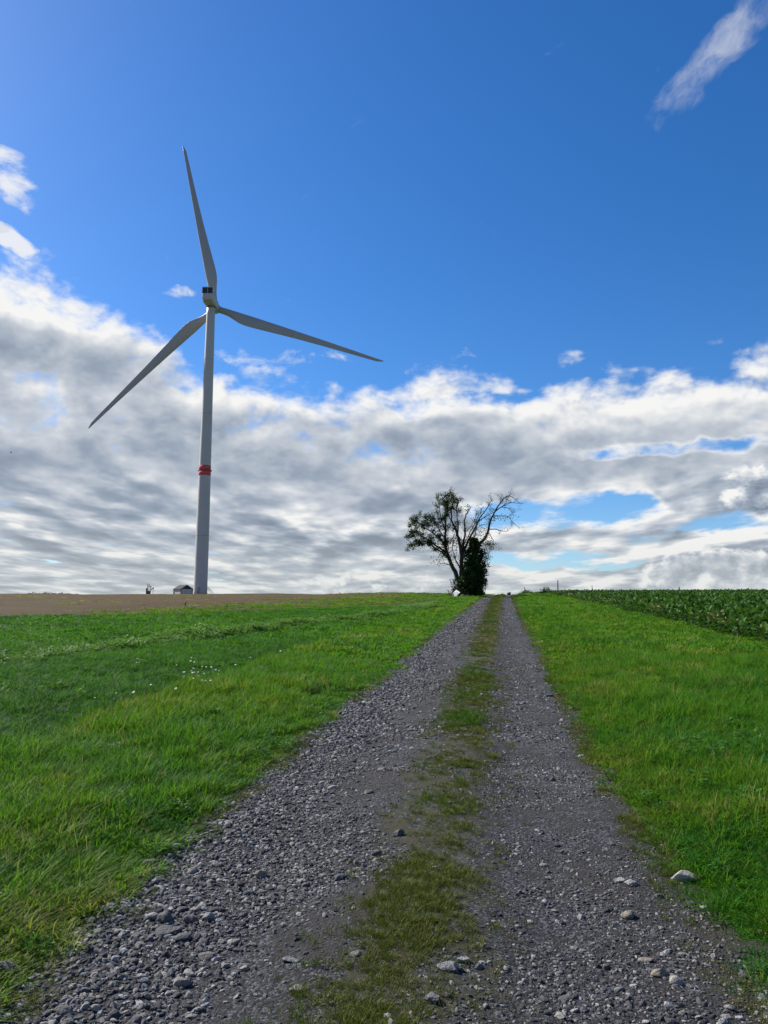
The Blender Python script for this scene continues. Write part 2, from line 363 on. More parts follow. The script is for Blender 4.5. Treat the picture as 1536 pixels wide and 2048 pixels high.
# ground
def mat_ground():
    m, n, b, out = material('grassy_soil')
    g = n.new('ShaderNodeTexCoord'); P = g.outputs['Object']
    a = n.noise(P, 0.35, 6, 0.6); c = n.noise(P, 6.0, 6, 0.65); f = n.noise(P, 1.4, 5, 0.6)
    col = n.mix(n.ss(a, 0.35, 0.65), (0.026, 0.085, 0.008), (0.050, 0.115, 0.008))
    col = n.mix(n.ss(f, 0.5, 0.72) * 0.55, col, (0.055, 0.055, 0.022))
    col = n.mix(n.ss(c, 0.5, 0.7) * 0.5, col, (0.018, 0.030, 0.008))
    n.link(col, b.inputs['Base Color']); b.inputs['Roughness'].default_value = 0.95; b.inputs['Specular IOR Level'].default_value = 0.15
    bp = n.new('ShaderNodeBump'); bp.inputs['Strength'].default_value = 0.8; bp.inputs['Distance'].default_value = 0.05
    n.link(c, bp.inputs['Height']); n.link(bp.outputs[0], b.inputs['Normal'])
    return m
def mat_brown():
    m, n, b, out = material('stubble_soil')
    g = n.new('ShaderNodeTexCoord'); mp = n.new('ShaderNodeMapping'); mp.inputs['Scale'].default_value = (0.35, 1, 1); mp.inputs['Rotation'].default_value = (0, 0, 0.12)
    n.link(g.outputs['Object'], mp.inputs[0]); P = g.outputs['Object']
    a = n.noise(mp.outputs[0], 0.35, 6, 0.62); c = n.noise(P, 3.0, 6, 0.7); k = n.noise(P, 0.06, 3, 0.5)
    col = n.mix(n.ss(a, 0.3, 0.7), (0.060, 0.041, 0.020), (0.094, 0.065, 0.033))
    col = n.mix(n.ss(k, 0.45, 0.7) * 0.35, col, (0.072, 0.062, 0.035))
    col = n.mix(n.ss(c, 0.52, 0.75) * 0.5, col, (0.05, 0.042, 0.032))
    n.link(col, b.inputs['Base Color']); b.inputs['Roughness'].default_value = 0.95; b.inputs['Specular IOR Level'].default_value = 0.1
    bp = n.new('ShaderNodeBump'); bp.inputs['Strength'].default_value = 1.0; bp.inputs['Distance'].default_value = 0.15
    n.link(c, bp.inputs['Height']); n.link(bp.outputs[0], b.inputs['Normal'])
    return m
def mat_track():
    m, n, b, out = material('gravel_surface')
    g = n.new('ShaderNodeTexCoord'); P = g.outputs['Object']
    ua = n.new('ShaderNodeAttribute', attribute_name='across'); u = X(n, ua.outputs['Fac'])
    wob = (n.noise(P, 1.1, 5, 0.65) - 0.5) * 0.75
    strip = n.ss((u - 0.10 + wob).max((u - 0.10 + wob) * -1.0), 0.44, 0.14)
    edge = n.ss(u.max(u * -1.0) + wob * 0.7, 1.30, 1.62)
    wp = n.new('ShaderNodeTexNoise'); n.link(P, wp.inputs['Vector']); wp.inputs['Scale'].default_value = 25; wp.inputs['Detail'].default_value = 2
    wm = n.new('ShaderNodeVectorMath', operation='MULTIPLY_ADD'); n.link(wp.outputs['Color'], wm.inputs[0]); wm.inputs[1].default_value = (0.02, 0.02, 0.02); n.link(P, wm.inputs[2])
    vc = n.vor(wm.outputs[0], 75, 'Color'); vd = X(n, n.vor(wm.outputs[0], 75, 'Distance')); vb = X(n, n.vor(wm.outputs[0], 31, 'Distance'))
    fine = n.noise(P, 140, 4, 0.7)
    s = n.new('ShaderNodeSeparateColor'); n.link(vc, s.inputs[0]); r1 = X(n, s.outputs[0])
    big = n.noise(P, 0.9, 5, 0.6); med = n.noise(P, 7.0, 6, 0.68)
    st = n.mix(n.m('POWER', r1, 2.6), (0.012, 0.014, 0.018), (0.12, 0.125, 0.135))
    soil = n.mix(fine, (0.015, 0.0145, 0.015), (0.042, 0.039, 0.038))
    st = n.mix(n.ss(med + (big - 0.5) * 0.8, 0.42, 0.58) * 0.88, st, soil)
    st = n.mix(n.ss(big, 0.5, 0.7) * 0.4, st, (0.046, 0.041, 0.037))
    mossc = n.mix(n.noise(P, 60.0, 5, 0.75), (0.020, 0.022, 0.007), (0.066, 0.060, 0.020))
    st = n.mix(strip * n.ss(med, 0.36, 0.60) * 0.8, st, mossc)
    st = n.mix(edge * 0.75, st, n.mix(n.noise(P, 30.0, 5, 0.7), (0.024, 0.028, 0.010), (0.052, 0.044, 0.032)))
    n.link(st, b.inputs['Base Color']); b.inputs['Roughness'].default_value = 0.88; b.inputs['Specular IOR Level'].default_value = 0.25
    hgt = ((1.0 - vd) * 0.45 + (1.0 - vb) * 0.35) * (1.0 - strip * 0.8) + med * 0.6 + fine * 0.5
    bp = n.new('ShaderNodeBump'); bp.inputs['Strength'].default_value = 0.9; bp.inputs['Distance'].default_value = 0.02
    n.link(hgt, bp.inputs['Height']); n.link(bp.outputs[0], b.inputs['Normal'])
    return m
M_ground, M_brown, M_track = mat_ground(), mat_brown(), mat_track()

# ------------------------------------------------------------------ terrain, track, field
rows = [-40, -20, -10, -5, -2, 0]; 
y_ = 1.0; st_ = 0.10
while y_ < 330: rows.append(y_); y_ += st_; st_ = max(0.10, y_ * 0.016)
rows += [360, 400, 460, 540, 640, 800, 1000, 1300, 1700, 2400, 3400, 5000]
rows = np.array(rows, float)
u_in = np.linspace(-1.75, 1.75, 36)
u_l = -1.75 - np.concatenate([np.arange(0.15, 6, 0.25), np.arange(6.2, 24, 0.6), np.arange(24.5, 90, 1.5), np.array([95, 110, 130, 160, 200, 260, 350, 500, 800, 1400, 2500, 4500])])
u_r = 1.75 + np.concatenate([np.arange(0.15, 8, 0.25), np.arange(8.3, 24, 0.8), np.arange(25, 80, 2.5), np.array([90, 110, 140, 180, 240, 340, 500, 800, 1400, 2500, 4500])])
us = np.concatenate([u_l[::-1], u_in, u_r])
YY, UU = np.meshgrid(rows, us, indexing='ij')
XX = UU + road_c(np.minimum(YY, 420))
ZZ = height(XX, YY)
nr, nc = YY.shape
def sheet(name, mask, dz, mat, attr=None, jitter=None):
    xs, ys, zs = XX.copy(), YY.copy(), ZZ + dz
    cell = mask
    ii, jj = np.nonzero(cell)
    quads = np.stack([ii * nc + jj, ii * nc + jj + 1, (ii + 1) * nc + jj + 1, (ii + 1) * nc + jj], 1)
    used, inv = np.unique(quads, return_inverse=True); quads = inv.reshape(quads.shape)
    co = np.stack([xs.ravel(), ys.ravel(), zs.ravel()], 1)[used]
    me = bpy.data.meshes.new(name)
    me.vertices.add(len(co)); me.vertices.foreach_set('co', co.ravel())
    me.loops.add(quads.size); me.loops.foreach_set('vertex_index', quads.ravel().astype(np.int32))
    me.polygons.add(len(quads)); me.polygons.foreach_set('loop_start', np.arange(0, quads.size, 4, dtype=np.int32))
    me.polygons.foreach_set('use_smooth', np.ones(len(quads), bool))
    me.update(calc_edges=True); me.validate()
    if attr:
        a = me.attributes.new(attr, 'FLOAT', 'POINT'); a.data.foreach_set('value', UU.ravel()[used].astype(np.float32))
    me.materials.append(mat)
    return link(bpy.data.objects.new(name, me))
yc = (YY[:-1, :-1] + YY[1:, 1:]) / 2; uc = (UU[:-1, :-1] + UU[1:, 1:]) / 2; xc = (XX[:-1, :-1] + XX[1:, 1:]) / 2
tag(sheet('ground', np.ones((nr - 1, nc - 1), bool), 0.0, M_ground), kind='structure')
trk_w = 1.56 + np.where(uc > 0, 0.24, 0.0) * np.clip((5.2 - yc) / 2, 0, 1) + 0.16 * (vnoise(yc, uc * 0, 0.9, 8) - 0.5) + 0.12 * (vnoise(yc, uc * 0 + 5, 3.0, 9) - 0.5)
track = tag(sheet('gravel_track', (np.abs(uc) < trk_w) & (yc < 300) & (yc > -6), 0.006, M_track, 'across'), kind='structure')
brown = (yc > brown_edge(xc) + 3 * (vnoise(xc, yc, 0.35, 4) - 0.5)) & (yc < 300) & (xc > -330) & (uc < -4.0 - 1.2 * vnoise(xc, yc, 0.5, 2))
tag(sheet('bare_field', brown, 0.02, M_brown), kind='structure')

# ------------------------------------------------------------------ scatter (stuff only)
def make_collection(name, objs):
    col = bpy.data.collections.new(name)
    for o in objs: col.objects.link(o)
    return col
def proto(name, verts, faces, mat, smooth=False):
    me = bpy.data.meshes.new(name); me.from_pydata([tuple(v) for v in verts], [], [tuple(f) for f in faces]); me.update()
    if smooth: me.polygons.foreach_set('use_smooth', [True] * len(me.polygons))
    me.materials.append(mat)
    return bpy.data.objects.new(name, me)
def scatter(name, co, rot, scl, var, tint, col):
    n = len(co)
    me = bpy.data.meshes.new(name); me.vertices.add(n); me.vertices.foreach_set('co', np.asarray(co, np.float32).ravel())
    for nm, ty, key, dat in (('rot', 'FLOAT_VECTOR', 'vector', rot), ('scl', 'FLOAT_VECTOR', 'vector', scl), ('var', 'INT', 'value', var), ('tint', 'FLOAT', 'value', tint)):
        a = me.attributes.new(nm, ty, 'POINT'); a.data.foreach_set(key, np.asarray(dat, np.int32 if ty == 'INT' else np.float32).ravel())
    o = link(bpy.data.objects.new(name, me))
    t = bpy.data.node_groups.new('scatter_' + name, 'GeometryNodeTree')
    t.interface.new_socket('Geometry', in_out='INPUT', socket_type='NodeSocketGeometry'); t.interface.new_socket('Geometry', in_out='OUTPUT', socket_type='NodeSocketGeometry')
    gi = t.nodes.new('NodeGroupInput'); go = t.nodes.new('NodeGroupOutput')
    ip = t.nodes.new('GeometryNodeInstanceOnPoints'); ci = t.nodes.new('GeometryNodeCollectionInfo')
    ci.inputs[0].default_value = col; ci.inputs[1].default_value = True; ci.inputs[2].default_value = True
    def na(nm, ty):
        q = t.nodes.new('GeometryNodeInputNamedAttribute'); q.data_type = ty; q.inputs[0].default_value = nm; return q.outputs[0]
    e2r = t.nodes.new('FunctionNodeEulerToRotation')
    L = t.links.new
    L(gi.outputs[0], ip.inputs['Points']); L(ci.outputs[0], ip.inputs['Instance']); ip.inputs['Pick Instance'].default_value = True
    L(na('var', 'INT'), ip.inputs['Instance Index']); L(na('rot', 'FLOAT_VECTOR'), e2r.inputs[0]); L(e2r.outputs[0], ip.inputs['Rotation'])
    L(na('scl', 'FLOAT_VECTOR'), ip.inputs['Scale']); L(ip.outputs[0], go.inputs[0])
    md = o.modifiers.new('scatter', 'NODES'); md.node_group = t
    return tag(o, kind='stuff')

# ---- tuft prototypes
def tuft(name, blades, hgt, spread, width, lean, mat, r):
    vs, fs = [], []
    for i in range(blades):
        a = r.uniform(0, 2 * math.pi); rr = spread * math.sqrt(r.random()); bx, by = rr * math.cos(a), rr * math.sin(a)
        d_ = a + r.uniform(-1.2, 1.2); h = hgt * r.uniform(0.5, 1.05); ln = lean * r.uniform(0.2, 1.4) * h
        w = width * r.uniform(0.7, 1.3); sx, sy = -math.sin(d_) * w / 2, math.cos(d_) * w / 2
        tw = r.uniform(-0.8, 0.8); b = len(vs)
        prof = [(0, 0, 1), (0.38, 0.12, 0.95), (0.72, 0.42, 0.7), (1.0, 1.0, 0.0)]
        drop = r.uniform(0, 0.35) * min(1, lean)
        for k, (t, q, ww) in enumerate(prof):
            cx, cy = bx + math.cos(d_) * ln * q, by + math.sin(d_) * ln * q
            z = h * (t - drop * q * q * 0.6)
            if ww == 0: vs.append((cx, cy, z))
            else:
                c, s_ = math.cos(tw * t), math.sin(tw * t)
                ax, ay = sx * c - sy * s_, sx * s_ + sy * c
                vs += [(cx - ax * ww, cy - ay * ww, z), (cx + ax * ww, cy + ay * ww, z)]
        fs += [(b, b + 1, b + 3, b + 2), (b + 2, b + 3, b + 5, b + 4), (b + 4, b + 5, b + 6)]
    return proto(name, vs, fs, mat)
r_ = random.Random(3)
col_grass = make_collection('grass_kinds', [tuft('tuft_%d' % i, 30, 0.17 + 0.025 * i, 0.08, 0.0066, 0.42 + 0.16 * (i % 3), M_grass, r_) for i in range(5)])
col_fine = make_collection('fine_grass_kinds', [tuft('fine_%d' % i, 30, 0.11, 0.09, 0.006, 0.75, M_moss, r_) for i in range(4)])
col_far = make_collection('far_grass_kinds', [tuft('fartuft_%d' % i, 34, 0.21, 0.22, 0.020, 0.55, M_grass, r_) for i in range(4)])

def frustum_pts(n, y0, y1, p, side):
    """points over the ground in view plus a margin; p skews towards the camera"""
    t = rng.random(n); y = (y0 ** (1 - p) + t * (y1 ** (1 - p) - y0 ** (1 - p))) ** (1 / (1 - p))
    m_ = 2.6 + 0.03 * y
    a = 0.52 * y + m_
    x = (rng.random(n) * 2 - 1) * a
    return x, y
def put_grass(name, n, y0, y1, p, col, smin, accept, tintf, kinds, zoff=-0.01, hs=1.0):
    x, y = frustum_pts(n, y0, y1, p, 0)
    u = x - road_c(y); k = accept(x, y, u); x, y, u = x[k], y[k], u[k]; n = len(x)
    s, hh = smin(x, y, u); z = height(x, y) + zoff
    rot = np.stack([rng.normal(0, 0.12, n), rng.normal(0, 0.12, n), rng.random(n) * 6.283], 1)
    s = s * rng.uniform(0.75, 1.25, n); hh = hh * rng.uniform(0.7, 1.3, n)
    t = tintf(x, y, u) + rng.normal(0, 0.07, n)
    return scatter(name, np.stack([x, y, z], 1), rot, np.stack([s, s, s * hh], 1), rng.integers(0, kinds, n), t, col)

def edge_in(y, u):      # irregular grass edge beside the track
    return np.abs(u) - (1.50 + 0.22 * (vnoise(y, np.sign(u) * 9, 1.1, 12) - 0.5) + 0.14 * (vnoise(y, np.sign(u) * 5, 3.7, 13) - 0.5)) - np.where(u > 0, 0.14, 0.0) * np.clip((5.2 - y) / 2, 0, 1)
def clump(x, y): return 0.55 * vnoise(x, y, 1.6, 21) + 0.3 * vnoise(x, y, 4.2, 22) + 0.15 * vnoise(x, y, 0.4, 23)
def verge_l(y): return -4.1 - 0.5 * (vnoise(y, y * 0, 0.3, 31) - 0.5) - 0.0 * y
def acc_verge(x, y, u):
    e = edge_in(y, u)
    left = (u < 0) & (u > verge_l(y)); right = (u > 0) & (x < crop_edge(y) + 0.15)
    return (left | right) & (e > 0) & (rng.random(len(x)) < np.clip(0.25 + e * 1.6, 0, 1))
def sc_verge(x, y, u):
    e = np.clip(edge_in(y, u) / 0.9, 0, 1); c = clump(x, y)
    return (0.85 + 0.35 * np.clip(y / 25, 0, 1.6)), (0.25 + 0.42 * e) * (0.30 + 1.30 * c)
def tint_verge(x, y, u):
    e = np.clip(edge_in(y, u) / 0.8, 0, 1); c = vnoise(x, y, 0.8, 41) * 0.6 + vnoise(x, y, 2.6, 42) * 0.4
    t = 0.36 + 0.06 * (1 - e) + 0.75 * (c - 0.45) + 0.30 * (clump(x, y) - 0.45) + np.where(u < 0, 0.06, 0.04)
    return np.where(rng.random(len(x)) < 0.035 + 0.05 * (vnoise(x, y, 0.6, 44) > 0.6), rng.uniform(0.85, 1.05, len(x)), t)
def acc_field(x, y, u):
    bare = vnoise(x, y, 0.55, 51) * 0.6 + vnoise(x, y, 1.9, 52) * 0.4
    return (u < verge_l(y) + 0.25) & (y < brown_edge(x) + 1.0) & (rng.random(len(x)) < np.clip(1.25 - 1.7 * np.clip(bare - 0.42, 0, 1) * 2.2, 0.12, 1))
def sc_field(x, y, u):
    c = clump(x, y); return (0.9 + 0.4 * np.clip(y / 25, 0, 1.5)), 0.40 * (0.4 + 1.1 * c)
def tint_field(x, y, u):
    return 0.12 + 0.45 * (vnoise(x, y, 0.22, 61) - 0.4) + 0.2 * (vnoise(x, y, 1.3, 62) - 0.5) + 0.1 * np.clip((y - 30) / 10, 0, 1)
near = lambda f: f
put_grass('verge_grass', 105000, 1.6, 16, 0.55, col_grass, sc_verge, acc_verge, tint_verge, 5)
put_grass('verge_grass', 42000, 15, 45, 0.6, col_far, lambda x, y, u: (0.75 + 0.25 * (y / 30), sc_verge(x, y, u)[1] * 0.9), acc_verge, tint_verge, 4)
put_grass('verge_grass', 26000, 43, 120, 0.9, col_far, lambda x, y, u: (0.9 + 0.5 * (y / 60), sc_verge(x, y, u)[1] * 0.6), acc_verge, tint_verge, 4)
put_grass('field_grass', 60000, 5, 20, 0.3, col_grass, sc_field, acc_field, tint_field, 5)
put_grass('field_grass', 60000, 18, 48, 0.4, col_far, lambda x, y, u: (0.8 + 0.25 * (y / 30), sc_field(x, y, u)[1]), acc_field, tint_field, 4)
col_stalk = make_collection('stalk_kinds', [tuft('stalk_%d' % i, 5, 0.34, 0.06, 0.0038, 0.45, M_grass, r_) for i in range(3)])
put_grass('dry_stalks', 2300, 3, 24, 0.4, col_stalk, lambda x, y, u: (np.full(len(x), 0.9), 0.5 + 0.5 * vnoise(x, y, 1.0, 45)), lambda x, y, u: acc_verge(x, y, u) & (edge_in(y, u) > 0.35), lambda x, y, u: 0.70 + 0.3 * vnoise(x, y, 2.0, 46), 3)
# thin tufts and clods along the bare field
def acc_brown(x, y, u):
    k = vnoise(x, y * 2.2, 0.10, 71) * 0.6 + vnoise(x, y * 2, 0.4, 72) * 0.4
    nearroad = np.clip((u + 24) / 16, 0, 1)
    return (u < -3.6) & (y > brown_edge(x)) & (rng.random(len(x)) < np.clip((k - 0.66 + 0.85 * nearroad) * 2.2, 0, 1))
put_grass('field_grass', 24000, 38, 120, 0.6, col_far, lambda x, y, u: (1.1 + 0.4 * (y / 60), np.full(len(x), 0.26)), acc_brown, lambda x, y, u: 0.84 - 0.34 * np.clip((u + 24) / 18, 0, 1) + 0.4 * (vnoise(x, y, 0.2, 73) - 0.4), 4)
# short mossy grass on the crown of the track
def strip_c(y): return np.interp(y, [2, 3, 4.9, 6.3, 11.4, 26, 60], [-0.10, -0.06, 0.10, 0.24, 0.14, 0.10, 0.05])
def strip_w(y): return np.interp(y, [2, 3, 5, 6.3, 11.4, 26, 60], [0.34, 0.30, 0.25, 0.22, 0.32, 0.34, 0.34])
def acc_strip(x, y, u):
    q = np.abs(u - strip_c(y)) / strip_w(y)
    k = vnoise(x, y, 2.3, 81) * 0.55 + vnoise(x, y, 7, 82) * 0.45
    side = np.clip(1 - np.abs(np.abs(u) - 1.52) / 0.22, 0, 1) * 0.8
    q = q + 0.9 * (vnoise(x, y, 5.0, 85) - 0.5)
    core = np.exp(-np.clip(q, 0, 9) ** 2 * 1.1) * np.clip(0.40 + (k - 0.36) * 2.4, 0.12, 1)
    return rng.random(len(x)) < np.clip(np.maximum(core, side * np.clip((k - 0.38) * 3, 0, 1)), 0, 1)
def tint_strip(x, y, u):
    return 0.44 + 0.6 * (vnoise(x, y, 1.1, 83) - 0.4) + 0.12 * np.clip((y - 8) / 20, 0, 1)
def strip_pts(name, n, y0, y1, p, s0, hs):
    t = rng.random(n); y = (y0 ** (1 - p) + t * (y1 ** (1 - p) - y0 ** (1 - p))) ** (1 / (1 - p))
    u = rng.uniform(-1.75, 1.75, n); x = u + road_c(y)
    k = acc_strip(x, y, u); x, y, u = x[k], y[k], u[k]; n = len(x)
    s = s0 * (0.8 + 0.03 * y) * rng.uniform(0.6, 1.3, n)
    g = np.clip((vnoise(x, y, 0.7, 84) - 0.55) * 4, 0, 1) * np.exp(-((u - strip_c(y)) / 0.3) ** 2)
    sc = np.stack([s, s, s * hs * rng.uniform(0.5, 1.3, n) * (1 + g)], 1)
    rot = np.stack([rng.normal(0, .2, n), rng.normal(0, .2, n), rng.random(n) * 6.283], 1)
    scatter(name, np.stack([x, y, height(x, y) + 0.003], 1), rot, sc, rng.integers(0, 4, n), tint_strip(x, y, u) - g * 0.5, col_fine)
strip_pts('short_grass', 60000, 1.8, 14, 0.7, 0.36, 0.85)
strip_pts('short_grass', 26000, 13, 100, 0.8, 0.55, 0.55)

# ---- gravel
def stone_mesh(r, sub=1, flat=0.6, ang=0.28):
    bm = bmesh.new(); bmesh.ops.create_icosphere(bm, subdivisions=sub, radius=0.5)
    off = Vector((r.uniform(-50, 50), r.uniform(-50, 50), r.uniform(-50, 50)))
    cuts = [(Vector((r.gauss(0, 1), r.gauss(0, 1), r.gauss(0, 1))).normalized(), r.uniform(0.27, 0.42)) for _ in range(6)]
    for v in bm.verts:
        p = v.co * (1 + ang * mnoise.noise(v.co * 2.2 + off))
        for nrm, dd in cuts:
            e_ = p.dot(nrm) - dd
            if e_ > 0: p = p - nrm * e_ * 0.9
        v.co = Vector((p.x, p.y * r.uniform(0.97, 1.03), p.z))
    sx, sy, sz = 1.15, r.uniform(0.65, 0.95), flat * r.uniform(0.8, 1.2)
    for v in bm.verts: v.co = Vector((v.co.x * sx, v.co.y * sy, v.co.z * sz))
    vs = [v.co.copy() for v in bm.verts]; fs = [tuple(v.index for v in f.verts) for f in bm.faces]; bm.free()
    return vs, fs
r2 = random.Random(5)
col_stone = make_collection('stone_kinds', [proto('chip_%d' % i, *stone_mesh(r2, 1 if i < 6 else 2, 0.55), M_stone) for i in range(9)])
def gravel(name, n, y0, y1, p, smed, sig, smax, dens):
    t = rng.random(n); y = (y0 ** (1 - p) + t * (y1 ** (1 - p) - y0 ** (1 - p))) ** (1 / (1 - p))
    u = rng.uniform(-1.72, 1.72, n); x = u + road_c(y)
    k = rng.random(n) < dens(x, y, u); x, y, u = x[k], y[k], u[k]; n = len(x)
    s = np.minimum(np.exp(rng.normal(math.log(smed), sig, n)) * (1 + 0.42 * np.clip(-u, -0.3, 1.2)), smax)
    rot = np.stack([rng.normal(0, .35, n), rng.normal(0, .35, n), rng.random(n) * 6.283], 1)
    sc = np.stack([s, s, s * rng.uniform(0.7, 1.2, n)], 1)
    scatter(name, np.stack([x, y, height(x, y) + 0.006 + s * 0.04], 1), rot, sc, rng.integers(0, 9, n), rng.random(n), col_stone)
def dens_g(x, y, u):
    q = np.abs(u - strip_c(y)) / (strip_w(y) * 1.1)
    base = np.clip(0.62 + 0.38 * np.clip((q - 0.6) * 2, 0, 1), 0, 1)
    patch = vnoise(x, y, 1.2, 91) * 0.45 + vnoise(x, y, 4.0, 92) * 0.4 + vnoise(x, y, 11.0, 97) * 0.15
    heap = np.exp(-((u + 1.15) / 0.42) ** 2); rgt = np.exp(-((u - 0.75) / 0.4) ** 2) * 0.55
    edge = np.clip((1.66 - np.abs(u)) / 0.16, 0.05, 1)
    return np.clip(base * edge * np.clip((patch - 0.44) * 3.0 + 0.10 + 1.0 * heap + rgt, 0.05, 1), 0, 1)
gravel('gravel', 110000, 1.8, 9, 0.6, 0.0125, 0.50, 0.05, dens_g)
gravel('gravel', 64000, 8.5, 26, 0.9, 0.020, 0.48, 0.065, dens_g)
gravel('gravel', 16000, 25, 80, 1.1, 0.045, 0.35, 0.10, dens_g)

# stones large enough to pick out: parts of the track, and the most prominent ones things of their own
stone_meshes = []
for i in range(10):
    vs, fs = stone_mesh(r2, 2, 0.62, 0.34); me = bpy.data.meshes.new('stone'); me.from_pydata([tuple(v) for v in vs], [], fs); me.update(); me.materials.append(M_bigst); stone_meshes.append(me)
def stone_obj(name, me, x, y, s, parent=None, rz=None, sink=0.18, zs=1.0):
    o = bpy.data.objects.new(name, me); o.location = (x, y, H(x, y) + 0.006 + s * zs * (0.24 - sink)); o.scale = (s, s, s * zs)
    o.rotation_euler = (rnd.uniform(-.25, .25), rnd.uniform(-.25, .25), rnd.uniform(0, 6.28) if rz is None else rz)
    return link(o, parent)
cnt = 0
while cnt < 268:
    y = 2.7 + 8.5 * rnd.random() ** 1.5; u = rnd.uniform(-1.62, 1.62)
    if rnd.random() > (1.0 if u < -0.2 else 0.75 if u > 0.35 else 0.45): continue
    if vnoise(float(road_c(y)) + u, y, 1.2, 91) + 0.4 * math.exp(-((u + 1.15) / 0.42) ** 2) < rnd.uniform(0.2, 0.65): continue
    s = min(0.085, 0.036 * math.exp(rnd.gauss(0, 0.32)) * (1 + 0.03 * y))
    stone_obj('stone', rnd.choice(stone_meshes), float(road_c(y)) + u, y, s, track); cnt += 1
def variant(mat):
    vs, fs = stone_mesh(r2, 3, 0.68, 0.34); me = bpy.data.meshes.new('stone'); me.from_pydata([tuple(v) for v in vs], [], fs); me.update(); me.materials.append(mat); return me
PROM = [   # pixel x, y, width, material, label, flatness
    (1366, 1752, 40, 'beige', 'large pale beige stone against the right grass edge', 1.0),
    (897, 1934, 34, 'pale', 'biggest pale grey stone right of the mossy strip near the bottom', 0.9),
    (926, 1924, 22, 'pale', 'grey stone touching the back of the biggest pale stone by the mossy strip', 0.9),
    (1356, 1966, 26, 'pale', 'whitish angular stone low on the right wheel track', 0.8),
    (1318, 1951, 28, 'tan', 'tan stone beside a whitish one low on the right wheel track', 0.7),
    (1262, 1767, 22, 'pale', 'white pointed stone of the pair on the bare right side of the track', 0.9),
    (1243, 1762, 20, 'pale', 'flat grey stone of the pair on the bare right side of the track', 0.7),
    (1258, 1833, 22, 'tan', 'rounded brownish stone in the middle of the right wheel track', 0.9),
    (799, 1668, 20, 'dark', 'dark lump of stone at the left rim of the mossy strip', 1.0),
    (752, 1707, 18, 'dark', 'dark pyramid shaped stone left of the mossy strip', 1.1),
    (870, 1738, 16, 'tan', 'small round tan stone in the middle of the mossy strip', 1.0),
    (523, 1752, 24, 'tan', 'tan block shaped stone in the left wheel track', 0.9),
    (303, 1832, 22, 'pale', 'rounded pale stone at the left end of the heap on the left wheel track', 1.0),
    (328, 1838, 27, 'dark', 'dark grey stone in the heap on the left wheel track', 1.0),
    (336, 1864, 38, 'dark', 'broad low dark stone in front of the heap on the left wheel track', 0.6),
    (382, 1840, 25, 'dark', 'dark stone in the right half of the heap on the left wheel track', 1.0),
    (418, 1838, 22, 'pale', 'pale stone at the right end of the heap on the left wheel track', 1.1),
    (363, 1968, 31, 'tan', 'large brownish stone near the bottom of the left wheel track', 0.9),
    (412, 1918, 31, 'dark', 'wide dark stone sunk in the left wheel track', 0.5),
    (490, 1940, 18, 'tan', 'small yellowish angular stone on the left wheel track', 0.9),
    (577, 1922, 26, 'pale', 'flat pale stone between left wheel track and mossy strip', 0.5),
    (593, 1978, 22, 'tan', 'smooth oblong yellowish stone left of the bottom tuft', 0.7),
    (712, 1910, 18, 'tan', 'cream stone in the grass of the middle strip', 0.8),
    (1020, 1394, 0, '', '', 0),
    (292, 1692, 18, 'dark', 'dark block of stone at the left grass edge', 1.1),
    (297, 1725, 24, 'dark', 'squat dark stone half under the left grass edge', 0.9),
    (12, 1942, 34, 'dark', 'grey boulder at the left border of the photo beside the grass', 1.0),
    (146, 1978, 14, 'tan', 'small yellow green stone near the bottom left corner', 1.1),
    (1098, 1392, 20, 'pale', 'flat pale slab on the far right wheel track beside the twig', 0.4),
    (665, 1576, 15, 'pale', 'pale flat stone on the left wheel track beyond the heap', 0.6),
    (1291, 1922, 22, 'tan', 'wide cream stone above the tan one on the right wheel track', 0.5),
    (128, 2022, 24, 'dark', 'dark round stone at the bottom left of the track', 0.9)]
mats = {'beige': M_beige, 'tan': M_tan, 'pale': M_pale, 'dark': M_dkst}
for px, py, w, mk, lab, fl in PROM:
    if not w: continue
    p = on_ground(px, py + w * 0.25 * fl); s = w / FPX * (p - CAM).length / 1.0
    tag(stone_obj('stone', variant(mats[mk]), p.x, p.y, s, zs=fl, rz=rnd.uniform(-0.4, 0.4), sink=0.12), lab, 'stone', 'prominent stones on the track')
# twig lying on the far right wheel track
p = on_ground(1132, 1391)
t_ = MB(); t_.tube([(p.x - .16, p.y, p.z + .015), (p.x - .03, p.y + .05, p.z + .03), (p.x + .10, p.y, p.z + .02), (p.x + .2, p.y + .04, p.z + .015)], [.012, .014, .012, .006], 6)
t_.tube([(p.x - .03, p.y + .05, p.z + .03), (p.x + .02, p.y - .04, p.z + .07), (p.x + .05, p.y - .06, p.z + .10)], [.009, .007, .004], 5)
tag(t_.build('twig', M_dry, None, True), 'pale forked twig lying on the right wheel track near the grass', 'twig')

# ---- weeds along the strip in the field
def leaf_cluster(n, h, spread, size, r, droop=0.3):
    vs, fs = [], []
    for i in range(n):
        a = r.uniform(0, 6.283); rr = spread * math.sqrt(r.random()); c = Vector((rr * math.cos(a), rr * math.sin(a), h * r.uniform(0.25, 1.0) * (1 - 0.5 * (rr / spread) ** 2)))
        d_ = Vector((math.cos(a + r.uniform(-1, 1)), math.sin(a + r.uniform(-1, 1)), r.uniform(-droop, 0.7))).normalized()
        s = d_.cross(Vector((0, 0, 1))).normalized(); up = s.cross(d_); L = size * r.uniform(0.6, 1.3); w = L * 0.33; b = len(vs)
        vs += [c, c + d_ * L * .5 + s * w + up * L * .08, c + d_ * L, c + d_ * L * .5 - s * w + up * L * .08]
        fs += [(b, b + 1, b + 2), (b, b + 2, b + 3)]
        if i % 3 == 0:
            b = len(vs); vs += [(c.x * .5, c.y * .5, 0), (c.x * .5 + .008, c.y * .5, 0), c]; fs.append((b, b + 1, b + 2))
    return vs, fs
r3 = random.Random(8)
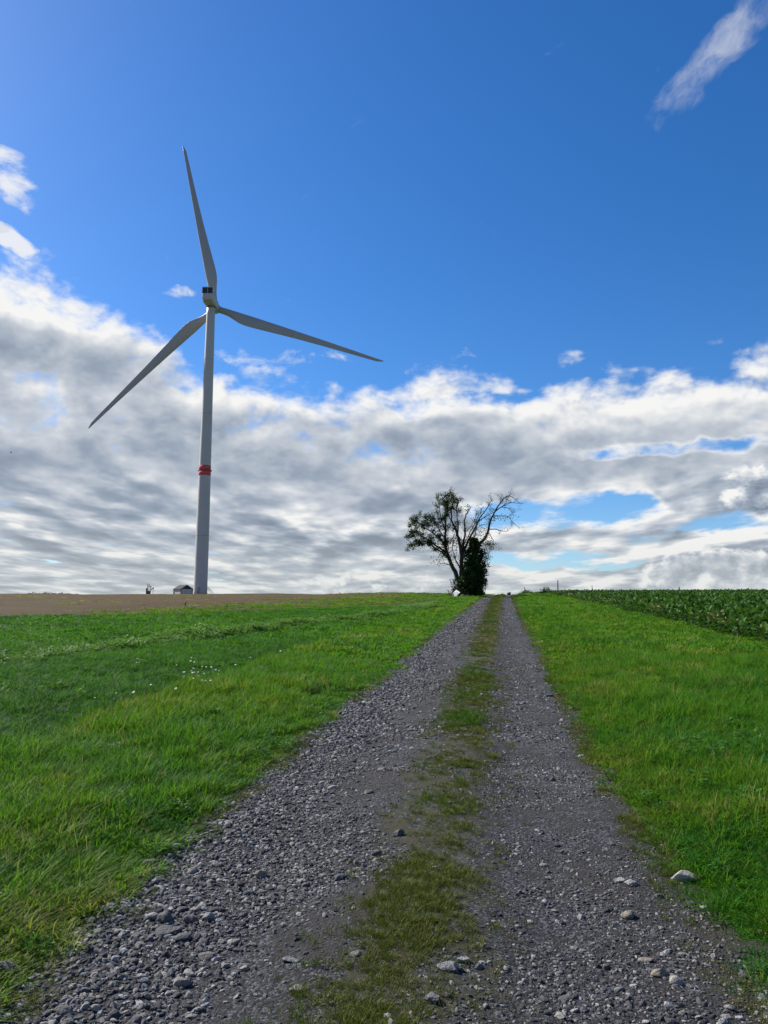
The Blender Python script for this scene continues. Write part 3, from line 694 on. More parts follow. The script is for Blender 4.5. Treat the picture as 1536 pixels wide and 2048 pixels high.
col_weed = make_collection('weed_kinds', [proto('weed_%d' % i, *leaf_cluster(60, 0.30, 0.22, 0.10, r3), M_weed) for i in range(5)])
line = np.array([(-11.5, 10.5), (-9.3, 13.0), (-7.6, 15.1), (-6.3, 18.8), (-4.5, 24.0), (-1.0, 33.5), (3.0, 46)])
n = 3000; yy = rng.uniform(10.5, 46, n); xx = np.interp(yy, line[:, 1], line[:, 0]) + rng.normal(0, 0.30, n) + 0.6 * (vnoise(yy, yy * 0, 0.5, 3) - .5)
kk = rng.random(n) < np.clip(2.6 * (vnoise(xx, yy, 0.5, 93) - 0.12), 0.15, 1); xx, yy = xx[kk], yy[kk]; n = len(xx)
ss_ = rng.uniform(0.45, 0.9, n) * (0.65 + 0.7 * vnoise(xx, yy, 0.9, 94))
scatter('weeds', np.stack([xx, yy, height(xx, yy)], 1), np.stack([rng.normal(0, .1, n), rng.normal(0, .1, n), rng.random(n) * 6.28], 1), np.stack([ss_, ss_, ss_ * rng.uniform(.8, 1.2, n)], 1),
        rng.integers(0, 5, n), 0.7 + 0.4 * rng.random(n), col_weed)
# scattered weeds across field and verges
x, y = frustum_pts(9000, 5, 48, 0.5, 0); u = x - road_c(y)
k = (((u < -2.2) & (y < brown_edge(x))) | ((u > 2.2) & (x < crop_edge(y)))) & (rng.random(len(x)) < np.clip(3 * (vnoise(x, y, 0.5, 95) - 0.52), 0.02, 1)); x, y = x[k], y[k]; n = len(x)
s = rng.uniform(0.25, 0.6, n)
scatter('weeds', np.stack([x, y, height(x, y)], 1), np.stack([rng.normal(0, .1, n), rng.normal(0, .1, n), rng.random(n) * 6.28], 1), np.stack([s, s, s], 1), rng.integers(0, 5, n), 0.2 + 0.5 * rng.random(n), col_weed)

x, y = frustum_pts(15000, 3.6, 24, 0.3, 0); u = x - road_c(y)
k = (edge_in(y, u) > 0.02) & (x < crop_edge(y)) & (u > verge_l(y)) & (rng.random(len(x)) < np.clip(1.3 * (vnoise(x, y, 1.4, 98) - 0.60), 0.03, 1)); x, y = x[k], y[k]; n = len(x)
s = rng.uniform(0.14, 0.36, n)
scatter('weeds', np.stack([x, y, height(x, y) + 0.02], 1), np.stack([rng.normal(0, .15, n), rng.normal(0, .15, n), rng.random(n) * 6.28], 1), np.stack([s, s, s * 1.2], 1), rng.integers(0, 5, n), 0.15 + 0.6 * rng.random(n), col_weed)

# ---- crop of broad leaved plants, right
def beet(r):
    vs, fs = [], []
    for i in range(13):
        a = i * 2.4 + r.uniform(-.4, .4); el = r.uniform(0.55, 1.35); L = r.uniform(0.30, 0.52)
        d_ = Vector((math.cos(a) * math.cos(el), math.sin(a) * math.cos(el), math.sin(el))); s = Vector((-math.sin(a), math.cos(a), 0)).normalized()
        w = L * r.uniform(0.20, 0.28); bend = r.uniform(0.15, 0.5) * L; b = len(vs); tw = r.uniform(-.4, .4)
        prof = [(0.0, .05), (.40, .07), (.52, .75), (.72, 1.0), (.90, .7), (1.0, 0.08)]
        for t, ww in prof:
            c = d_ * L * t - Vector((0, 0, 1)) * bend * max(0, t - .4) ** 2 * 2 + Vector((math.cos(a), math.sin(a), 0)) * bend * max(0, t - .4) ** 2
            ss = (s * math.cos(tw) + Vector((0, 0, 1)) * math.sin(tw)) * w * ww * .5
            up = Vector((0, 0, 1)) * w * ww * .18
            vs += [c - ss + up, c, c + ss + up * r.uniform(.5, 1.5)]
        for k_ in range(len(prof) - 1):
            q = b + k_ * 3; fs += [(q, q + 1, q + 4, q + 3), (q + 1, q + 2, q + 5, q + 4)]
    return vs, fs
r4 = random.Random(12)
beets = [proto('beet_%d' % i, *beet(r4), M_beet, True) for i in range(5)]
col_beet = make_collection('crop_kinds', beets)
px_, py_ = [], []
rowdir = Vector((0.134, 1.0)).normalized(); nrm = Vector((rowdir.y, -rowdir.x))
base = Vector((6.3, 0))
for ri in range(0, 110):
    step = 0.21 if ri < 16 else 0.30
    for k in range(int(130 / step)):
        t = 14 + k * step
        q = base + rowdir * t + nrm * (0.15 + ri * 0.48)
        if q.x > 0.52 * q.y + 5: continue
        px_.append(q.x + rnd.gauss(0, .05)); py_.append(q.y + rnd.gauss(0, .05))
x, y = np.array(px_), np.array(py_)
edge_d = x - crop_edge(y); k = (edge_d > -0.05) & (rng.random(len(x)) < np.clip(0.55 + edge_d * 0.5 + 0.6 * (vnoise(x, y, .6, 96) - .5), 0, 0.97)); x, y, edge_d = x[k], y[k], edge_d[k]
first = (edge_d < 0.75) & (y > 17) & (y < 42)
idx = np.nonzero(first)[0]; keep = np.ones(len(x), bool); keep[idx] = False
n = keep.sum(); s = 1.12 * rng.uniform(.75, 1.25, n) * np.clip(0.72 + 0.2 * edge_d[keep], 0, 1.0)
tt = 0.45 + 0.5 * (rng.random(n) - .35) + 0.6 * np.clip(2.2 - edge_d[keep], 0, 1) * rng.random(n) ** 2
scatter('crop', np.stack([x[keep], y[keep], height(x[keep], y[keep])], 1), np.stack([rng.normal(0, .08, n), rng.normal(0, .08, n), rng.random(n) * 6.28], 1), np.stack([s, s, s * rng.uniform(.7, 1.3, n)], 1), rng.integers(0, 5, n), tt, col_beet)
M_beet1 = foliage('edge_crop_leaves', [(0, (0.016, 0.05, 0.010)), (0.6, (0.03, 0.08, 0.016)), (0.9, (0.07, 0.11, 0.03)), (1, (0.20, 0.18, 0.08))], 0.25, 0.62, tint=False)
edge_me = []
for i in range(4):
    vs, fs = beet(r4); me = bpy.data.meshes.new('beet_plant'); me.from_pydata([tuple(v) for v in vs], [], fs); me.polygons.foreach_set('use_smooth', [True] * len(me.polygons)); me.materials.append(M_beet1); edge_me.append(me)
for i in idx[:200]:
    o = bpy.data.objects.new('crop_plant', edge_me[i % 4]); o.location = (x[i], y[i], H(x[i], y[i])); s = rnd.uniform(.6, .95); o.scale = (s, s, s * rnd.uniform(.8, 1.1)); o.rotation_euler = (0, 0, rnd.uniform(0, 6.28))
    tag(link(o), 'broad leaved green crop plant in the outermost row beside the right grass verge', 'crop plant', 'crop plants along the verge')

# ---- white flowers
pm = MB()
for k in range(9):
    a = k * 2 * math.pi / 9; c, s_ = math.cos(a), math.sin(a); w = .0065
    pm.add([(c * .006 - s_ * w * .5, s_ * .006 + c * w * .5, 0), (c * .022 - s_ * w, s_ * .022 + c * w, .003), (c * .026, s_ * .026, .001), (c * .022 + s_ * w, s_ * .022 - c * w, .003), (c * .006 + s_ * w * .5, s_ * .006 - c * w * .5, 0)], [(0, 1, 2, 3, 4)])
pet_me = bpy.data.meshes.new('petals'); pet_me.from_pydata([tuple(v) for v in pm.v], [], pm.f); pet_me.materials.append(M_petal)
cm = MB(); cm.tube([(0, 0, 0), (0, 0, .004), (0, 0, .007)], [.008, .007, .003], 7)
cen_me = bpy.data.meshes.new('flower_centre'); cen_me.from_pydata([tuple(v) for v in cm.v], [], cm.f); cen_me.materials.append(M_yellow)
sm_ = MB(); sm_.tube([(0, 0, -.34), (.01, 0, -.15), (0, 0, 0)], [.0025, .002, .002], 4)
stm_me = bpy.data.meshes.new('stem'); stm_me.from_pydata([tuple(v) for v in sm_.v], [], sm_.f); stm_me.materials.append(M_stem)
def daisy(px, py, grp, lab):
    p = on_ground(px, py); h = rnd.uniform(.16, .3); e_ = empty('white_flower', (p.x, p.y, p.z), rnd.uniform(0, 6)); sc = rnd.uniform(.8, 1.3) * (0.48 + p.y * 0.006)
    for nm, me in (('petals', pet_me), ('flower_centre', cen_me), ('stem', stm_me)):
        o = bpy.data.objects.new(nm, me); o.location = (0, 0, h); o.scale = (sc, sc, 1); link(o, e_)
        if nm != 'stem': o.rotation_euler = (R(28) + rnd.uniform(-.3, .3), rnd.uniform(-.3, .3), -e_.rotation_euler.z); o.scale = (sc, sc, sc)
    tag(e_, lab, 'flower', grp)
for i in range(20): daisy(rnd.gauss(398, 22), 1370 + rnd.gauss(0, 12), 'flowers in the dense patch', 'small white flower in the dense patch of blooms where field meets verge')
for px, py in ((274, 1347), (272, 1352), (430, 1378), (436, 1372), (352, 1358), (300, 1400), (230, 1436), (265, 1424), (420, 1395), (470, 1352), (500, 1345), (560, 1330), (350, 1415), (188, 1425)):
    daisy(px, py, 'flowers scattered over the field', 'single white flower scattered in the green field left of the track')

# ------------------------------------------------------------------ wind turbine
TB = at(400.5, 1189, 258); tx, ty = TB.x, TB.y; tz = H(tx, ty)
hubp = at(431.5, 617.3, ty + 6.2)
zh = hubp.z
axis = Vector((hubp.x - tx, hubp.y - ty, 0)); yaw = -math.atan2(axis.x, axis.y)
turb = tag(empty('wind_turbine', (tx, ty, tz)), 'tall grey three bladed wind turbine with red band standing on the field edge', 'wind turbine')
topz = zh - 2.0 - tz
def trad(z): return np.interp(z, [0, topz * .25, topz], [2.25, 2.15, 1.42])
secs = [0, topz * .2, topz * .42, topz * .62, topz * .81, topz]
t_ = MB(); zz = np.linspace(-1, topz, 40); t_.tube([(0, 0, z) for z in zz], [float(trad(max(z, 0))) for z in zz], 40)
tower = t_.build('tower', M_paint, turb, True)
for z in secs[1:-1]:
    f_ = MB(); rr = float(trad(z)) + .012; f_.tube([(0, 0, z - .07), (0, 0, z + .07)], [rr, rr], 40, False); f_.build('flange_seam', M_metal, tower, True)
zb = float(at(410, 941.5, ty).z) - tz; hb = 1.72
for a0, a1 in ((-hb, -.16), (.16, hb)):
    f_ = MB(); f_.tube([(0, 0, zb + a0), (0, 0, zb + a1)], [float(trad(zb + a0)) + .02, float(trad(zb + a1)) + .02], 40); f_.build('red_band', M_red, tower, True)
f_ = MB(); rr = float(trad(zb)) + .09; f_.tube([(0, 0, zb - .155), (0, 0, zb + .155)], [rr, rr], 40); ring = f_.build('light_ring', M_dred, tower, False)
for k in range(4):
    a = R(0 + 90 * k); f_ = MB(); c = Vector((math.cos(a), math.sin(a), 0)) * (rr + .15); f_.tube([c + Vector((0, 0, zb - .25)), c + Vector((0, 0, zb + .1)), c + Vector((0, 0, zb + .22))], [.16, .16, .08], 8)
    f_.build('warning_light', M_dred, tower)
# entrance stair on the right of the base
f_ = MB()
for k in range(7): f_.box(2.35 + k * .28, 2.35 + k * .28 + .27, -.5, .5, 1.9 - k * .27, 1.94 - k * .27)
st = f_.build('stairs', M_metal, turb)
for s_ in (-.5, .5):
    f_ = MB(); f_.tube([(2.3, s_, 2.95), (4.3, s_, 1.0)], .035, 6)
    for k in range(5): f_.tube([(2.4 + k * .46, s_, 1.85 - k * .44), (2.4 + k * .46, s_, 2.86 - k * .45)], .025, 5)
    f_.build('handrail', M_metal, st)
f_ = MB(); f_.box(-.45, .45, -2.34, -2.2, .6, 2.7); f_.build('tower_door', M_metal, tower)
# nacelle
nac = bpy.data.objects.new('nacelle', None); nac.location = (0, 0, zh - tz); nac.rotation_euler = (0, 0, yaw); link(nac, turb)
def rrect(w, z0, z1, r_b, r_t, n=4):
    pts = []
    for cx, cz, a0, r in ((w - r_b, z0 + r_b, -90, r_b), (w - r_t, z1 - r_t, 0, r_t), (-w + r_t, z1 - r_t, 90, r_t), (-w + r_b, z0 + r_b, 180, r_b)):
        for k in range(n + 1):
            a = R(a0 + 90 * k / n); pts.append((cx + r * math.cos(a), cz + r * math.sin(a)))
    return pts
def loft(secs_):
    vs, fs = [], []; n = len(secs_[0][1])
    for y, ps in secs_: vs += [(x, y, z) for x, z in ps]
    for i in range(len(secs_) - 1):
        for j in range(n): fs.append((i * n + j, i * n + (j + 1) % n, (i + 1) * n + (j + 1) % n, (i + 1) * n + j))
    fs += [tuple(reversed(range(n))), tuple((len(secs_) - 1) * n + j for j in range(n))]
    return vs, fs
vs, fs = loft([(-5.3, rrect(1.6, -1.0, .75, .55, .15)), (-5.15, rrect(1.78, -1.3, .9, .75, .2)), (-3.6, rrect(1.95, -1.95, 1.0, .95, .25)), (1.4, rrect(1.95, -2.0, 1.05, .95, .3)), (3.4, rrect(1.75, -1.8, 1.45, .95, .9)), (3.9, rrect(1.45, -1.45, 1.4, 1.0, 1.0))])
mesh_obj('nacelle_shell', vs, fs, M_paint, nac, False)
f_ = MB(); f_.box(-1.9, 1.9, -5.0, -4.3, 0.9, 1.02); f_.box(-1.9, 1.9, -5.0, -4.3, 3.1, 3.3); f_.box(-1.9, -1.74, -5.0, -4.3, 1.02, 3.1); f_.box(1.74, 1.9, -5.0, -4.3, 1.02, 3.1); f_.box(-.06, .06, -5.0, -4.3, 1.02, 3.1)
cf = f_.build('cooler_frame', M_paint, nac)
for s_ in (-1, 1):
    f_ = MB(); f_.box(.07 if s_ > 0 else -1.73, 1.73 if s_ > 0 else -.07, -4.9, -4.4, 1.03, 3.09); f_.build('cooler_panel', M_dark, cf)
f_ = MB()
for k in range(6): f_.box(-1.7 + k * .62, -1.5 + k * .62, -4.8, -4.6, 3.3, 3.46)
f_.tube([(1.2, -4.6, 3.3), (1.2, -4.6, 4.4)], .05, 6); f_.build('wind_sensor', M_metal, cf)
f_ = MB(); f_.tube([(0, 0, -2.25), (0, 0, -1.85)], [1.5, 1.62], 30); f_.build('yaw_collar', M_dmetal, nac, True)
# rotor: tilted 5 degrees, blades beyond the tower
rot_ = Matrix.Translation((0, 6.2, 0)) @ Matrix.Rotation(R(4), 4, 'X')
f_ = MB(); f_.tube([(0, -2.1, 0), (0, -1.4, 0), (0, .4, 0), (0, 1.6, 0), (0, 2.3, 0)], [1.45, 1.75, 1.8, 1.2, .15], 28)
hub = mesh_obj('rotor_hub', [rot_ @ v for v in f_.v], f_.f, M_blade, nac, True)
BL = 62.6
def blade(ang):
    vs, fs = [], []; n = 20; k = 34
    for i in range(k):
        t = (i / (k - 1)) ** 1.15; r = 1.2 + t * (BL - 1.2)
        q = min(1, max(0, (r - 2.2) / 8.5)); q = q * q * (3 - 2 * q)         # root circle to aerofoil
        ch = float(np.interp(r * 58.6 / BL, [0, 2.5, 6, 10, 13, 20, 30, 42, 52, 57, 58.2, 58.6], [2.3, 2.35, 3.5, 4.25, 4.2, 3.5, 2.65, 1.85, 1.3, 1.0, .8, .3]))
        th = float(np.interp(r * 58.6 / BL, [0, 3, 10, 20, 40, 58.6], [2.3, 2.2, 1.25, .8, .35, .03])); tw = R(float(np.interp(r, [0, 8, 20, 58.6], [20, 17, 8, 1])))
        le = float(np.interp(r * 58.6 / BL, [0, 2.5, 10, 30, 58.6], [1.15, 1.17, 1.25, .85, .25])); bend = -1.0 * 0 + 2.6 * t * t
        for j in range(n):
            a = 2 * math.pi * j / n
            cx, cy = 1.15 * math.cos(a), 1.15 * math.sin(a)
            s = (1 - math.cos(a)) / 2                                      # 0 leading .. 1 trailing
            ax = le - ch * s; ay = math.sin(a) * th * .5 * (1 - s) ** .55 * 1.25
            X_ = cx * (1 - q) + ax * q; Y_ = cy * (1 - q) + ay * q
            X2 = X_ * math.cos(tw * q) - Y_ * math.sin(tw * q); Y2 = X_ * math.sin(tw * q) + Y_ * math.cos(tw * q)
            vs.append((X2, Y2 + bend, r))
    for i in range(k - 1):
        for j in range(n): fs.append((i * n + j, i * n + (j + 1) % n, (i + 1) * n + (j + 1) % n, (i + 1) * n + j))
    fs += [tuple(reversed(range(n))), tuple((k - 1) * n + j for j in range(n))]
    Mx = rot_ @ Matrix.Rotation(R(ang - 90) * -1, 4, 'Y')
    # local +X is leading edge; seen from behind the rotor turns anticlockwise
    return [Mx @ (Matrix.Diagonal((-1, 1, 1, 1)) @ Vector(v)) for v in vs], [tuple(reversed(f)) for f in fs]
B0 = 102.6
for k in range(3):
    vs, fs = blade(B0 + 120 * k); mesh_obj('blade', vs, fs, M_blade, nac, True)

# ------------------------------------------------------------------ shed by the tower
sp_ = at(366, 1189, 246); sx, sy = sp_.x, sp_.y; sz = H(sx, sy)
shed = tag(empty('shed', (sx, sy, sz - .1), R(-45)), 'small pale shed with dark pitched roof standing left of the turbine foot', 'shed')
LX, LY, HW, HR = 2.15, 2.05, 2.05, 1.2
f_ = MB(); f_.box(-LX, LX, -LY, LY, 0, HW); wl = f_.build('wall', M_wallp, shed)
# gable end faces +x after rotation: triangle on both ends
for s_ in (-1, 1):
    f_ = MB(); x0, x1 = (LX - .12, LX + .03) if s_ > 0 else (-LX - .03, -LX + .12)
    f_.add([(x0, -LY, HW), (x0, LY, HW), (x0, 0, HW + HR), (x1, -LY, HW), (x1, LY, HW), (x1, 0, HW + HR)], [(0, 2, 1), (3, 4, 5), (0, 1, 4, 3), (1, 2, 5, 4), (2, 0, 3, 5)]); f_.build('gable', M_gable, shed)
for s_ in (-1, 1):
    f_ = MB(); o_ = .25
    a, b = Vector((0, s_ * (LY + o_), HW - o_ * HR / LY + .06)), Vector((0, 0, HW + HR + .06)); th = Vector((0, 0, .10))
    q = [Vector((x_, p_.y, p_.z)) + t for t in (Vector(), th) for x_, p_ in ((-LX - .2, a), (LX + .2, a), (LX + .2, b), (-LX - .2, b))]
    f_.add(q, [(3, 2, 1, 0), (4, 5, 6, 7), (0, 1, 5, 4), (1, 2, 6, 5), (2, 3, 7, 6), (3, 0, 4, 7)]); f_.build('roof', M_roof, shed)
for a, b in ((-1, -1), (1, -1), (1, 1), (-1, 1)):
    f_ = MB(); f_.box(a * LX - .11, a * LX + .11, b * LY - .11, b * LY + .11, 0, HW - .02); f_.build('corner_post', M_gable, shed)
f_ = MB(); f_.box(LX, LX + .05, -.5, .5, .1, 1.9); dr = f_.build('door', M_wallp, shed)

# ------------------------------------------------------------------ posts with fittings on the skyline
def skypost(px, topy, y, rad, mat, name, lab, cat, grp=None, extra=None):
    t = at(px, topy, y); g = H(t.x, t.y); e_ = empty(name, (t.x, t.y, g)); h = t.z - g
    f_ = MB(); f_.tube([(0, 0, -.2), (0, 0, h * .5), (0, 0, h)], [rad, rad, rad * .7], 8); f_.build('pole', mat, e_)
    if extra: extra(e_, h)
    return tag(e_, lab, cat, grp)
def ex1(e_, h):
    f_ = MB(); f_.box(-.35, .12, -.2, .2, -.2, h * .58); f_.build('lower_cabinet', M_dmetal, e_)
    f_ = MB(); f_.box(.1, .75, -.05, .05, h * .70, h * .74); f_.build('cross_arm', M_dmetal, e_)
def ex2(e_, h):
    f_ = MB(); f_.box(-.25, .35, -.25, .25, -.2, h * .38); f_.build('lower_cabinet', M_dmetal, e_)
    f_ = MB(); f_.tube([(0, 0, h - .3), (0, 0, h)], [.2, .14], 8); f_.build('cap', M_dmetal, e_)
def ex3(e_, h):
    f_ = MB(); f_.tube([(.05, 0, h * .55), (.5, 0, h * .72), (.85, 0, h * .66)], [.12, .14, .08], 6); f_.build('side_arm', M_dmetal, e_)
    f_ = MB(); f_.tube([(0, 0, h - .45), (0, 0, h - .2), (0, 0, h)], [.12, .27, .12], 8); f_.build('cap', M_dmetal, e_)
def ex4(e_, h):
    f_ = MB(); f_.tube([(0, 0, h - .42), (0, 0, h - .2), (0, 0, h)], [.14, .22, .12], 8); f_.build('cap', M_dmetal, e_)
skypost(295.2, 1166.5, 246, .09, M_dmetal, 'equipment_post', 'tallest dark post of the four on the skyline, leftmost, with a cabinet below', 'post', 'posts left of the shed', ex1)
skypost(298.2, 1168.6, 246, .09, M_dmetal, 'equipment_post', 'dark post on the skyline just right of the tallest one', 'post', 'posts left of the shed', ex2)
skypost(301.4, 1172.0, 246, .10, M_dmetal, 'equipment_post', 'dark skyline post with a bent side arm near its knob', 'post', 'posts left of the shed', ex3)
skypost(306.6, 1174.5, 246, .07, M_dmetal, 'equipment_post', 'thin skyline post with round head, nearest of the four to the shed', 'post', 'posts left of the shed', ex4)
def plain_post(px, topy, y, rad, name, lab, cat, mat=M_wood, lean=0.0):
    t = at(px, topy, y); g = H(t.x, t.y); h = t.z - g
    f_ = MB(); f_.tube([(lean, 0, -.3), (lean * .4, 0, h * .6), (0, 0, h)], [rad, rad * .9, rad * .75], 8)
    o = f_.build(name, mat, None, True, (t.x, t.y, g)); return tag(o, lab, cat)
plain_post(1115.5, 1160.5, 190, .15, 'utility_pole', 'tall dark pole on the horizon where the crop field begins', 'pole')
plain_post(1184, 1170.5, 210, .11, 'utility_pole', 'short faint pole on the horizon above the crop field', 'pole')
plain_post(1048, 1174, 118, .06, 'leaning_post', 'thin leaning post beside the low bush where the track disappears', 'post', lean=.45)
plain_post(1130, 1176, 190, .06, 'field_stake', 'tiny thin stake just right of the tall horizon pole', 'stake')
plain_post(1358, 1173.5, 84, .09, 'field_stake', 'dark stub sticking out of the crop on the right skyline', 'stake', M_dmetal)
p = on_ground(371, 1213); f_ = MB(); f_.tube([(0, 0, -.1), (0, 0, .2), (.01, 0, .26), (.02, 0, .32)], [.025, .03, .035, .02], 7)
tag(f_.build('marker_stake', M_wood, None, True, tuple(p)), 'short brown stake standing alone in the bare field below the shed', 'stake')

# ------------------------------------------------------------------ the tree
T0 = at(940, 1192, 84); T0 = Vector((T0.x, T0.y, H(T0.x, T0.y)))
K = 0.0113
def tp(zx, zy, d=0.0): return Vector(((zx - 770) * K, d, (1112 - zy) * K))
tree = tag(empty('tree', tuple(T0)), 'half bare tree wrapped in ivy standing at the left edge of the track', 'tree')
BR = [  # (start radius, end radius, depth at start, depth at end, points, twigginess, leafiness)
 (.30, .035, .1, .5, [(690, 1112), (640, 900), (600, 820), (555, 700), (535, 600), (540, 480), (540, 350), (545, 250), (560, 150)], 1.0, .8),
 (.13, .02, .2, -1.2, [(555, 700), (470, 640), (400, 600), (350, 560), (280, 530), (230, 510), (180, 540)], 1.0, 1),
 (.13, .02, .2, 1.4, [(540, 640), (490, 560), (430, 510), (380, 470), (300, 430), (220, 420)], 1.0, 1.15),
 (.13, .02, .1, -1.6, [(600, 830), (540, 720), (440, 660), (380, 620), (280, 620), (215, 640)], 1.0, 1.15),
 (.07, .015, .4, 1.7, [(535, 560), (470, 450), (400, 390), (350, 350)], 1.0, 1.0),
 (.07, .015, .4, -.9, [(540, 470), (500, 380), (480, 280), (460, 200)], 1.0, .9),
 (.06, .015, .1, -.7, [(600, 820), (520, 800), (450, 800)], .8, .7),
 (.28, .03, 0, -.5, [(710, 1112), (690, 900), (690, 700), (670, 600), (650, 520), (630, 460), (600, 400), (590, 300), (610, 200), (615, 135)], .9, .45),
 (.10, .015, -.2, -1.3, [(650, 520), (655, 420), (640, 330), (650, 230), (665, 170)], .9, .5),
 (.06, .015, -.2, .8, [(600, 400), (560, 320), (540, 220), (530, 160)], .9, .6),
 (.17, .018, .2, .9, [(700, 740), (710, 600), (730, 480), (720, 400), (745, 320), (780, 255), (775, 215)], .55, .28),
 (.17, .016, .3, 1.4, [(710, 690), (760, 570), (820, 470), (870, 360), (930, 280), (980, 200), (1010, 160)], .7, .14),
 (.06, .012, .9, .2, [(860, 380), (960, 320), (1020, 290)], .6, .1),
 (.24, .02, -.1, -1.2, [(790, 1112), (800, 800), (840, 640), (900, 570), (940, 500), (960, 400), (1000, 310), (1040, 240), (1090, 180), (1140, 150), (1210, 190)], .85, .05),
 (.07, .012, -.8, -1.8, [(1000, 310), (1060, 260), (1130, 220), (1200, 225), (1260, 235)], .8, .02),
 (.05, .012, -1.1, -.6, [(1060, 260), (1130, 270), (1170, 310), (1190, 360)], .7, .0),
 (.05, .012, -.8, -2.0, [(990, 340), (1050, 345), (1120, 350), (1160, 400), (1200, 450), (1225, 480)], .6, .03),
 (.06, .012, -.6, -1.5, [(950, 470), (1020, 470), (1060, 490), (1120, 490), (1100, 450)], .6, .02),
 (.05, .012, -.5, .7, [(940, 500), (990, 570), (1000, 640), (1015, 665)], .5, .25),
 (.06, .015, .3, .8, [(760, 700), (850, 640), (940, 610), (990, 630)], .7, .6),
 (.06, .015, .3, 1.3, [(790, 620), (830, 500), (850, 400), (840, 300)], 1.0, .25),
 (.05, .012, .3, 1.5, [(820, 480), (890, 420), (950, 400)], .9, .25),
 (.07, .015, 0, -1.3, [(700, 650), (750, 540), (800, 450), (860, 330), (890, 250)], .9, .1),
 (.08, .02, 0, -.8, [(690, 860), (640, 780), (600, 650), (620, 560)], .7, .8),
]
rt = random.Random(21)
limbs = MB(); twigs = MB(); leafv = []; lv, lf = [], []
def smooth_line(pts, n):
    out = []
    for i in range(len(pts) - 1):
        p0, p1, p2, p3 = pts[max(i - 1, 0)], pts[i], pts[i + 1], pts[min(i + 2, len(pts) - 1)]
        for k in range(n):
            t = k / n; out.append(0.5 * ((2 * p1) + (p2 - p0) * t + (2 * p0 - 5 * p1 + 4 * p2 - p3) * t * t + (3 * p1 - p0 - 3 * p2 + p3) * t ** 3))
    return out + [pts[-1]]
def leaf(c, size, vs, fs):
    n_ = Vector((rt.gauss(0, 1), rt.gauss(0, 1), rt.gauss(0, 1) + .5)).normalized(); a = n_.orthogonal().normalized(); a = Matrix.Rotation(rt.uniform(0, 6.28), 3, n_) @ a; b = n_.cross(a)
    L = size * rt.uniform(.6, 1.4); w = L * .36; k = len(vs)
    vs += [c, c + a * L * .5 + b * w, c + a * L, c + a * L * .5 - b * w]; fs.append((k, k + 1, k + 2, k + 3))
def grow(p, d_, L, r0, lvl, leafy):
    n_ = 4; pts = [p]; dd = d_.normalized()
    for i in range(n_):
        dd = (dd + Vector((rt.gauss(0, .22), rt.gauss(0, .22), rt.gauss(0.05, .18)))).normalized(); pts.append(pts[-1] + dd * L / n_)
    twigs.tube(pts, [r0 * (1 - .75 * i / n_) for i in range(n_ + 1)], 4 if lvl else 5, False)
    if lvl < 2:
        for i in range(1, n_ + 1):
            for _ in range(2 if lvl == 0 else 1):
                if rt.random() < .8:
                    s = Vector((rt.gauss(0, 1), rt.gauss(0, 1), rt.gauss(.2, .8))).normalized(); grow(pts[i], dd * .55 + s, L * rt.uniform(.4, .65), r0 * .6, lvl + 1, leafy)
    m = int(leafy * (6.5 if lvl == 2 else 3.2) * rt.uniform(.2, 1.8))
    for _ in range(m):
        q = pts[rt.randint(1, n_)]; leaf(q + Vector((rt.gauss(0, .11), rt.gauss(0, .11), rt.gauss(0, .09))), .125, lv, lf)
for r0, r1, d0, d1, pts, tw, lfy in BR:
    k = len(pts); P3 = [tp(x_, y_, d0 + (d1 - d0) * (i / (k - 1)) ** 1.3 + (rt.gauss(0, .07) if 0 < i < k - 1 else 0)) for i, (x_, y_) in enumerate(pts)]
    ln = smooth_line(P3, 5); m = len(ln); rad = [(r0 + (r1 - r0) * (i / (m - 1)) ** .75) for i in range(m)]
    ln = [q + Vector((rt.gauss(0, .025), rt.gauss(0, .025), 0)) if 0 < i < m - 1 else q for i, q in enumerate(ln)]
    limbs.tube(ln, rad, 8)
    for i in range(3, m):
        q = ln[i]
        if q.z < 3.6: continue
        f = i / (m - 1)
        if rt.random() < tw * (.25 + .6 * f):
            dd = (ln[min(i + 1, m - 1)] - ln[i - 1]).normalized(); s = Vector((rt.gauss(0, 1), rt.gauss(0, 1), rt.gauss(.15, .7))).normalized()
            grow(q, dd * .6 + s * .8, rt.uniform(.45, 1.05) * (1.15 - .4 * f), min(.028, rad[i] * .6), 0 if lfy > .3 or rt.random() < .8 else 1, lfy)
limbs.build('trunk', M_bark, tree, True)
twigs.build('twigs', M_bark, tree)
for cx, cz, rx, rz, n_, dp in ((1015, 365, 60, 35, 120, -.9), (960, 610, 55, 45, 130, .6), (930, 720, 50, 50, 240, .3), (630, 590, 45, 75, 330, .2), (530, 700, 95, 70, 380, -.2), (470, 790, 60, 30, 90, -.5), (260, 420, 70, 50, 130, 1.2), (270, 610, 80, 55, 200, -1.4), (360, 390, 80, 50, 130, 1.4), (620, 760, 70, 60, 260, 0), (850, 570, 70, 80, 260, .2), (800, 620, 60, 60, 240, 0), (720, 640, 60, 90, 200, .1), (930, 560, 40, 60, 90, 0)):
    c0 = tp(cx, cz, dp)
    for _ in range(n_): leaf(c0 + Vector((rt.gauss(0, rx * K * .6), rt.gauss(0, .5), rt.gauss(0, rz * K * .6))), .13, lv, lf)
mesh_obj('crown', lv, lf, M_leaf, tree)
iv, if_ = [], []
